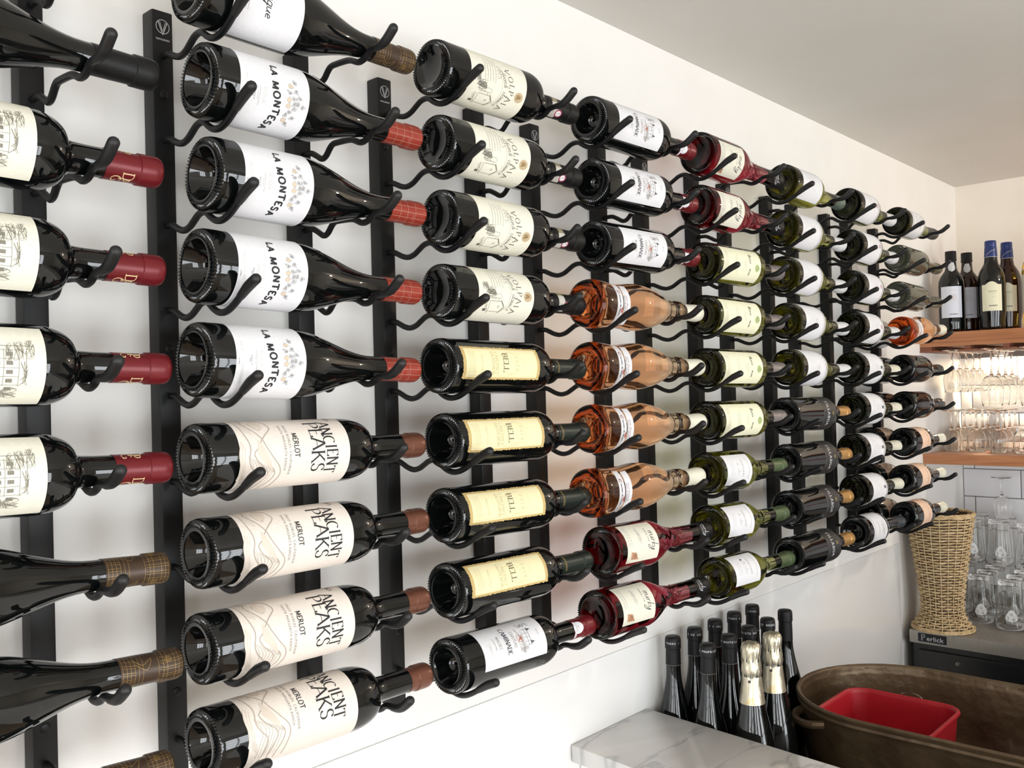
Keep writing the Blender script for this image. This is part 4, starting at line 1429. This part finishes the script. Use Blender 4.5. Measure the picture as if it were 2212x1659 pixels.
spots = [(1.530, -.045, 'TUERS 1', 0, 'against the wall, nearest the marble ledge'), (1.6115, -.045, 'E DE LOI', 0, 'against the wall, second from the marble ledge'), (1.6925, -.045, 'E 3 VAL', 0, 'against the wall, third from the marble ledge'),
         (1.7735, -.045, 'TUERS 8', 0, 'against the wall, fourth from the marble ledge'), (1.855, -.045, 'LEURS', 0, 'against the wall, fifth and furthest from the marble ledge'),
         (1.523, -.1265, 'LA PROPRIETE', 1, 'second row, nearest the marble ledge'), (1.6045, -.1265, 'EN BOUTEILLE', 1, 'second row, second from the marble ledge'), (1.6855, -.1265, 'PRIETE NIC', 1, 'second row, third from the marble ledge'), (1.7665, -.1265, 'DE BOURG', 1, 'second row, behind the further foil-topped bottle')]
for x, y, tx, rowk, where in spots:
    x, y = sh(x, y)
    face_rot = math.degrees(math.atan2(-CD-y, -x))+90
    lb = letter_band(tx, .2865).wrap('band', rf, .0008)
    standing('standing black bottle, '+where, x, y, CZ, [('glass_body', GLB, []), ('capsule', caps, [('capsule_lettering', lb), ('capsule_edge', ringm)])], face_rot, 'black bottles standing on the counter')
pf7 = burgundy(.0405, .3010, .092, .240, .02, .0146, .62)
standing('standing black bottle with a long plain matt capsule, furthest right by the tub', sh(1.848, -.126)[0], sh(1.848, -.126)[1], CZ, [('glass_body', lathe_mesh('g7', pf7, M_BLACKG, 48), []), ('capsule', capsule(pf7, .236, .301, C_BLACK), [])], 0)
# champagne
pfc = base_pts(.0425, .03)+[(.0425, .05), (.0425, .095), (.0412, .115), (.0375, .138), (.0325, .160), (.0272, .182), (.0232, .203), (.0203, .222), (.0182, .240), (.0170, .258), (.0165, .268), (.0165, .285), (.0150, .30), (0, .30)]
rfc = rad_at(pfc)
M_FOIL = mat('champagne_foil', (196, 188, 166), .36, .85)
bump_n = N(M_FOIL, 'ShaderNodeTexNoise', Scale=60.0, Detail=5.0)
L(M_FOIL, coords(M_FOIL, (1, 1, .35)), bump_n.inputs['Vector'])
bump(M_FOIL, bump_n.outputs[0], .45, .006)
def foil_mesh():
    prf = [(rfc(.202)-.0003, .2020), (rfc(.2022)+.0010, .2022)]+[(rfc(z)+.0010, z) for z in (.208, .215, .225, .235, .245, .2500)]+[(.0170, .253), (.0180, .256), (.0188, .262), (.0182, .272), (.0168, .282), (.0172, .290), (.0180, .298), (.0178, .305), (.0162, .3115), (.0120, .3145), (.006, .3155), (0, .3155)]
    n = 72
    rg = random.Random(31)
    ph = [rg.uniform(0, 6.28) for _ in range(8)]
    vs, fs = lathe(prf, n)
    out = []
    for x, y, z in vs:
        r0 = math.hypot(x, y)
        if r0 > .003 and z > .25:
            a = math.atan2(y, x)
            k = .0007*math.sin(9*a+ph[0]+z*120)+.0006*math.sin(17*a+ph[1]-z*200)+.0004*math.sin(29*a+ph[2]+z*90)
            x, y = x*(1+k/r0), y*(1+k/r0)
            z += .0007*math.sin(5*a+ph[3]+z*80)
        out.append((x, y, z))
    return mesh_from('foil', out, fs, M_FOIL, None, True, 60)
FOIL = foil_mesh()
GLC = lathe_mesh('champagne_glass', pfc, M_BLACKG, 48)
pm = Print()
pm.rect(-.004, .001, .243, .2475, mat('seal_dark', (52, 48, 42), .5))
pm.line([(-.008, .208), (-.002, .208), (-.002, .216), (.004, .208), (.004, .218)], .0012, mat('gold_foil_print', (204, 166, 84), .3, .6))
pm.line([(-.010, .2055), (.008, .2055)], .0010, mat('gold_foil_print', (204, 166, 84), .3, .6))
PMM = pm.wrap('foil_mark', lambda z: rfc(z)+.001, .0006)
for k, (x, y) in enumerate(((1.534, -.2105), (1.6195, -.2105))):
    x, y = sh(x, y)
    rot = math.degrees(math.atan2(-CD-y, -x))+90-8
    standing('black sparkling wine bottle with crumpled pale gold foil, %s the marble ledge' % ['nearer', 'further from'][k], x, y, CZ, [('glass_body', GLC, []), ('foil', FOIL, [('foil_mark', PMM)])], rot, 'foil topped bottles')

# ------------------------------------------------------------ shelves on the back wall
SX = 3.200
t = setp(empty('upper_shelf', Matrix.Translation((3.41, -.7, 1.585))), 'thick cherry wood shelf with stemware slots underneath, holding upright bottles', 'shelf')
def at2(o): o.matrix_basis = Matrix.Translation((-3.41, .7, -1.585)); return o
mb = MB(); mb.bbox(SX, XB-.006, -1.5, .0245, 1.585, 1.6180, .0015)
at2(obj('board', mb.mesh('board', [M_WOOD], sharp=30), t))
mb = MB(); mb.bbox(SX+.002, XB-.006, -1.5, .0245, 1.5715, 1.5850, .001)
at2(obj('under_board', mb.mesh('uboard', [M_WOOD], sharp=30), t))
webs = [(-.017, .0245)]+[(-.1245-.115*k-.015, -.1245-.115*k+.015) for k in range(10)]
for a, b in webs:
    mb = MB()
    mb.box(SX+.004, XB-.01, a+.004 if a > -.02 else a+.006, b if a > -.02 else b-.006, 1.5595, 1.5715)
    mb.bbox(SX, XB-.01, a-.014, min(b+.014, .0245), 1.5535, 1.5595, .0008)
    at2(obj('glass_runner', mb.mesh('runner', [M_WOODD], sharp=30), t))
mb = MB(); mb.bbox(SX, XB-.006, -1.5, .0245, 1.1795, 1.2130, .0015)
setp(obj('lower_shelf', mb.mesh('lower_shelf', [M_WOOD], sharp=30)), 'thick plain cherry wood shelf below, holding upturned glasses', 'shelf')
# under shelf lamp: small warm puck light at the back corner
t = setp(empty('puck_light', Matrix.Translation((3.56, -.115, 1.5715))), 'small warm puck light under the upper shelf near the corner', 'lamp')
t.location = (3.602, -.1225, 1.5535)
vs, fs = lathe([(0, -.010), (.022, -.010), (.024, -.008), (.024, 0), (0, 0)], 24)
obj('housing', mesh_from('puck', vs, fs, mat('puck_white', (230, 228, 222), .4)), t)
mb = MB(); vs, fs = lathe([(0, -.0108), (.019, -.0108), (.0195, -.010)], 24); mb.add(vs, fs)
obj('diffuser', mb.mesh('puckd', [mat('puck_glow', (255, 240, 210), .4, emit=(255, 214, 150), es=8)]), t)
l = bpy.data.lights.new('puck_lamp', 'AREA'); l.shape = 'DISK'; l.size = .04; l.energy = 3.6; l.color = WARM
lo = bpy.data.objects.new('puck_lamp', l); COL.objects.link(lo); lo.location = (3.602, -.1225, 1.540)
# ceiling spot that warms the back wall
t = setp(empty('ceiling_spotlight', Matrix.Translation((3.05, -1.35, CEIL))), 'warm ceiling spotlight above the shelves', 'lamp')
vs, fs = lathe([(0, -.09), (.030, -.09), (.034, -.085), (.034, -.02), (.05, -.012), (.05, 0), (0, 0)], 24)
obj('housing', mesh_from('spot', vs, fs, mat('puck_white', (230, 228, 222), .4)), t)
l = bpy.data.lights.new('spot_lamp', 'POINT'); l.energy = 16; l.color = (1.0, 0.89, 0.74); l.shadow_soft_size = .04
lo = bpy.data.objects.new('spot_lamp', l); COL.objects.link(lo); lo.location = (3.05, -1.35, CEIL-.14)

# bottles on the upper shelf
SHZ = 1.6183
M_AMBER = mat('amber_bottle_glass', (40, 18, 9), .03, ior=1.5)
pfs = base_pts(.0405, .015)+[(.0405, .05), (.0405, .120), (.0405, .158), (.0392, .172), (.0345, .186), (.0270, .197), (.0205, .206), (.0178, .216), (.0165, .235), (.0160, .245), (.0160, .272), (0, .272)]
rfs = rad_at(pfs)
tc = [(rfs(.240), .2400), (.0182, .2410), (.0182, .2445), (.0176, .2455), (.0176, .2700), (.0168, .2725), (0, .2728)]
PAPG = mat('bluish_white_paper', (214, 216, 226), .6)
PAPS = mat('sherry_label_paper', (222, 218, 190), .6)
p = Print()
p.text('SANDEMAN', 0, .0575, .0052, mat('dark_grey_ink', (88, 88, 92), .6), .03, 0, .95)
rg = random.Random(14)
for k in range(3): p.tiny(0, .100+k*.004, .03, .0005, INKL, rg)
p.scribble(-.010, .010, .104, .128, 26, .0005, TAN, rg)
p.tiny(0, .138, .026, .0014, TAN, rg)
hexa = Print()
hexa.area([(-.009, .208), (.0, .202), (.009, .208), (.0115, .217), (.006, .234), (-.006, .234), (-.0115, .217)], mat('neck_seal', (196, 198, 200), .5), .0012)
hexa.v = [(u, v) for u, v in hexa.v]
HX = hexa.wrap('hex', lambda z: max(rfs(z), .0195 if z < .215 else .0178), .0010)
def sand(gm):
    return [('glass_body', lathe_mesh('sg', pfs, gm, 48), []), ('cap', lathe_mesh('scap', tc, C_BLACK, 32), []),
            ('neck_seal', HX, []), ('paper_label', patch('slabel', rfs, .0480, .1520, -58, 40, PAPG), [('lettering', p.wrap('sp', rfs))])]
def facing(x, y, d=0): return math.degrees(math.atan2(-CD-y, -x))+90+d
standing('black fortified wine bottle with bluish white label and neck seal, front left on shelf', 3.262, -.064, SHZ, sand(M_BLACKG), facing(3.262, -.064, 6), cat='bottle', name='fortified_wine_bottle')
standing('amber fortified wine bottle with black cap, behind the left black one', 3.345, -.088-.002, SHZ, sand(M_AMBER), facing(3.345, -.088, 2), cat='bottle', name='fortified_wine_bottle')
pfz = base_pts(.0375, .015)+[(.0375, .03), (.0415, .060), (.0420, .110), (.0418, .158), (.0400, .176), (.0345, .194), (.0270, .207), (.0215, .216), (.0195, .228), (.0180, .245), (.0165, .262), (.0165, .290), (0, .290)]
rfz = rad_at(pfz)
bc = [(rfz(.238)+.0004, .2375), (rfz(.238)+.0012, .238), (.0186, .262), (.0180, .270), (.0172, .2735), (.0176, .2765), (.0174, .2895), (.0160, .2920), (0, .2922)]
BLUE = mat('navy_capsule', (30, 48, 104), .35, .2)
p = Print()
p.text('ARMADA', 0, .122, .0058, mat('dark_olive_ink', (110, 104, 80), .6), 0, 0, 1.05)
p.tiny(0, .117, .018, .0008, INKG, rg)
p.tiny(0, .106, .010, .0008, INKG, rg)
p.text('SANDEMAN', 0, .0760, .0050, INK, .03, 0, .95)
p.tiny(0, .069, .032, .0005, INKL, rg)
p.line([(-.022, .0635), (.020, .0635), (.020, .143), (.012, .146), (.0, .153), (-.012, .146), (-.022, .143), (-.022, .0635)], .0004, TAN)
SHP = lambda tt, a, b: (a, b+(.010*math.cos((tt-.5)*math.pi*1.6) if abs(tt-.5) < .3125 else 0))
pb = Print()
pb.line([(-.016, .243), (-.002, .256), (.014, .262)], .0012, mat('pale_gold_print', (176, 170, 140), .4))
pb.line([(-.05+.1*i/30, .2385) for i in range(31)], .0012, mat('silver_print', (196, 196, 200), .4))
def sherry(gm):
    return [('glass_body', lathe_mesh('shg', pfz, gm, 48), []), ('capsule', lathe_mesh('shc', bc, BLUE, 32), [('capsule_print', pb.wrap('cp', lambda z: .0195 if z < .25 else .0188, .0006))]),
            ('paper_label', patch('shl', rfz, .0610, .146, -46, 38, PAPS, nu=24, shape=SHP), [('lettering', p.wrap('shp', rfz))])]
standing('black sherry bottle with cream arched label and blue capsule, front of the pair', 3.262, -.187, SHZ, sherry(M_BLACKG), facing(3.262, -.187, 4), cat='bottle', name='sherry_bottle')
standing('black sherry bottle with blue capsule, behind the other blue-capped one', 3.345, -.214, SHZ, sherry(M_AMBER), facing(3.345, -.214, 0), cat='bottle', name='sherry_bottle')
pfl = base_pts(.038, .012)+[(.038, .03), (.0385, .120), (.0385, .182), (.0368, .198), (.0320, .214), (.0255, .227), (.0190, .238), (.0162, .246), (.0155, .256), (.0155, .300), (0, .300)]
rfl = rad_at(pfl)
p = Print()
BLU = mat('blue_ink', (88, 92, 146), .6)
p.serif('LILLET', 0, .168, .0165, mat('apertif_red', (176, 44, 46), .5), thick=.2, thin=.1, sx=.8, gap=.16)
p.scribble(-.028, .028, .158, .164, 24, .0006, INKG, rg)
p.disc(.004, .128, .022, .016, BLU, 24)
p.scribble(-.012, .020, .122, .138, 30, .0014, PAPC, rg)
p.scribble(-.026, -.020, .112, .146, 22, .0018, INK, rg)
p.rect(-.004, .010, .106, .110, INK)
p.text('LIQUEUR', 0, .085, .007, INKG, .02, 0, 1.05) if 0 else p.tiny(0, .086, .05, .004, INKG, rg)
for v in (.100, .094, .078, .070): p.tiny(0, v, .05, .0008, INKG, rg)
p.line([(-.04, .064), (.04, .064)], .0006, INKG)
standing('clear bottle of golden aperitif with cream label, cut by the right edge', 3.300, -.306, SHZ, [
    ('glass_body', lathe_mesh('ll', pfl, mat('golden_aperitif_glass', (250, 208, 96), 0.0, trans=1.0, ior=1.36), 48), []),
    ('cap', lathe_mesh('lc', [(rfl(.258)+.0008, .258), (.0190, .259), (.0190, .282), (.0184, .283), (.0184, .286), (.0190, .287), (.0190, .302), (.0180, .3045), (0, .305)], mat('gold_cap', (190, 152, 100), .35, .5), 32), []),
    ('paper_label', patch('ll2', rfl, .050, .192, -95, 95, PAPC), [('lettering', p.wrap('llp', rfl))])], facing(3.3, -.306, 14), cat='bottle', name='aperitif_bottle')

# ------------------------------------------------------------ glasses
def gl(name, outer, inner, n=40):
    return lathe_mesh(name, outer+inner, M_GLASS, n, sharp=50)
# small wine glass, foot at z=0, rim up; 0.142 m tall
def wine_glass(h, fr_, sh, rb, rt):
    zb = sh+.006
    o = [(0, 0), (fr_*.96, 0), (fr_, .001), (fr_*.97, .0022), (fr_*.5, .0040), (.0060, .008), (.0036, .018), (.0032, sh*.6), (.0040, sh-.004), (.0085, sh+.004)]
    H = h-sh
    prf = [(.55, .08), (.86, .24), (1.0, .45), (.98, .62)]
    o += [(rb*a, sh+H*b) for a, b in prf]+[(rb*.92, sh+H*.82), (rt, h-.0004), (rt-.0006, h)]
    i = [(rt-.0012, h-.0004), (rb*.92-.0012, sh+H*.82)]+[(rb*a-.0012, sh+H*b) for a, b in reversed(prf)]+[(.006, sh+H*.05+.003), (0, sh+.0065)]
    return gl('wine_glass', o, i)
WG = wine_glass(.142, .0330, .062, .0290, .0245)
WGL = wine_glass(.188, .0350, .085, .0350, .0290)
FLIP = Matrix.Rotation(math.pi, 4, 'X')
def glass(name, me, x, y, z, label, group, flip=True, h=0, extra=None):
    o = obj(name, me, None, Matrix.Translation((x, y, z+(h if flip else 0))) @ (FLIP if flip else Matrix()))
    setp(o, label, 'glass', group)
    if extra: obj(extra[0], extra[1], o, extra[2])
    return o
FB = ['front', 'second from the front', 'middle', 'second from the back', 'back']
for k in range(5):
    x = 3.245+.078*k
    glass('wine_glass', WG, x, -.0640, 1.5597-.142, 'small wine glass hanging in the leftmost shelf slot, %s one' % FB[k], 'glasses hanging in the left slot', h=.142)
    if k < 4:
        x = 3.250+.082*k
        glass('wine_glass', WGL, x, -.182, 1.5597-.188, 'tall wine glass hanging in the second shelf slot, %s one' % FB[[0, 1, 3, 4][k]], 'glasses hanging in the second slot', h=.188)
        glass('wine_glass', WGL, x, -.297, 1.5597-.188, 'tall wine glass hanging in the slot furthest right, %s one' % FB[[0, 1, 3, 4][k]], 'glasses hanging in the right slot', h=.188)
LR = ['against the wall side', 'middle row', 'right row']
for r_, y in enumerate((-.022, -.095, -.168)):
    for k in range(4):
        x = 3.36+.072*k+(.0 if r_ != 1 else .02)
        if r_ == 2 and k == 0: x += 0
        glass('wine_glass', WG, x, y, 1.2132, 'upturned small wine glass on the lower shelf, %s, %s' % (LR[r_], ['nearest the edge', 'second in', 'third in', 'at the back'][k]), 'upturned wine glasses on the lower shelf', h=.142)
o = [(0, 0), (.026, 0), (.0285, .002), (.0290, .005), (.026, .010), (.030, .020), (.0385, .042), (.0400, .060), (.0370, .080), (.0345, .092), (.0338, .0925)]
i = [(.0333, .092), (.0358, .080), (.0388, .060), (.0373, .042), (.0288, .021), (.015, .013), (0, .012)]
TUM = gl('tumbler', o, i)
glass('tumbler', TUM, 3.335, -.258, 1.2132, 'round bellied tumbler upside down on the lower shelf, left of two', 'tumblers on the lower shelf', h=.0925)
glass('tumbler', TUM, 3.330, -.352, 1.2132, 'round bellied tumbler upside down on the lower shelf at the right edge', 'tumblers on the lower shelf', h=.0925)
# beer glasses: mouth down, two tiers
BH = .1475
o = [(0, 0), (.0290, 0), (.0305, .0015), (.0312, .006), (.0318, .020), (.0345, .060), (.0385, .100), (.0415, .135), (.0422, BH-.001), (.0416, BH)]
i = [(.0408, BH-.001), (.0402, .135), (.0372, .100), (.0332, .060), (.0305, .022), (.0285, .014), (0, .012)]
BEER = gl('beer_glass', o, i, 48)
rbg = lambda z: .0312+(.0422-.0312)*max(0, min(1, (z-.006)/(BH-.006)))**1.1
p = Print()
p.area([(-.0145, .118), (-.018, .111), (-.0150, .101), (-.007, .088), (0, .084), (.007, .088), (.0150, .101), (.018, .111), (.0145, .118), (0, .1215)], M_WHITEP)
GP = mat('grey_print', (120, 122, 124), .6)
# read from the mouth-down side, so turned with the glass
q = Print()
q.text('IS', .005, -.1165, .0095, GP, .02)
q.text('AIS', .005, -.1060, .0034, GP)
q.ring(.0, -.0985, .003, .003, .0012, GP, 10)
q.line([(-.011, -.116), (-.008, -.110), (-.011, -.104)], .0012, GP)
q.v = [(-a, -b) for a, b in q.v]
PRW = p.wrap('mark', rbg, .0006)
QRW = q.wrap('mark2', rbg, .0011)
BZ = .6803
grid = []
for r_, y in enumerate((-.045, -.142, -.240, -.338)):
    for k in range(4):
        x = [3.215, 3.187, 3.150, 3.120][r_]+.098*k
        grid.append((x, y, 0, r_, k))
for r_, y in enumerate((-.048, -.142, -.240)):
    for k in range(2):
        x = [3.455, 3.432, 3.395][r_]+.098*k
        grid.append((x, y, 1, r_, k+2))
RW = ['by the wall', 'in the second row', 'in the third row', 'in the row at the right edge']
for x, y, tier, r_, k in grid:
    ob = glass('beer_glass', BEER, x, y, BZ+tier*(BH+.0004), 'upturned beer glass on the cooler, %s tier, %s, %s' % (['lower', 'upper'][tier], RW[r_], ['foremost', 'second', 'third', 'hindmost'][k] if tier == 0 else ['', '', 'front one', 'rear one'][k]), '%s tier of upturned beer glasses' % ['lower', 'upper'][tier], h=BH)
    a = math.degrees(math.atan2(-CD-y, -x))
    # in the flipped frame y and z change sign; turn the print to face the room side
    rz = Matrix.Rotation(R(-(a+90))+R(18 if k % 2 else -6), 4, 'Z')
    if tier == 0 or k == 2:
        flipfront = Matrix.Rotation(math.pi, 4, 'Z')
        pr = obj('printed_mark', PRW, ob, rz @ flipfront)
        obj('mark_lettering', QRW, pr)
glass('wine_glass', WG, 3.480, -.142, BZ+2*(BH+.0004)+.0002, 'small wine glass balanced upside down on top of the stacked beer glasses', None, h=.142)
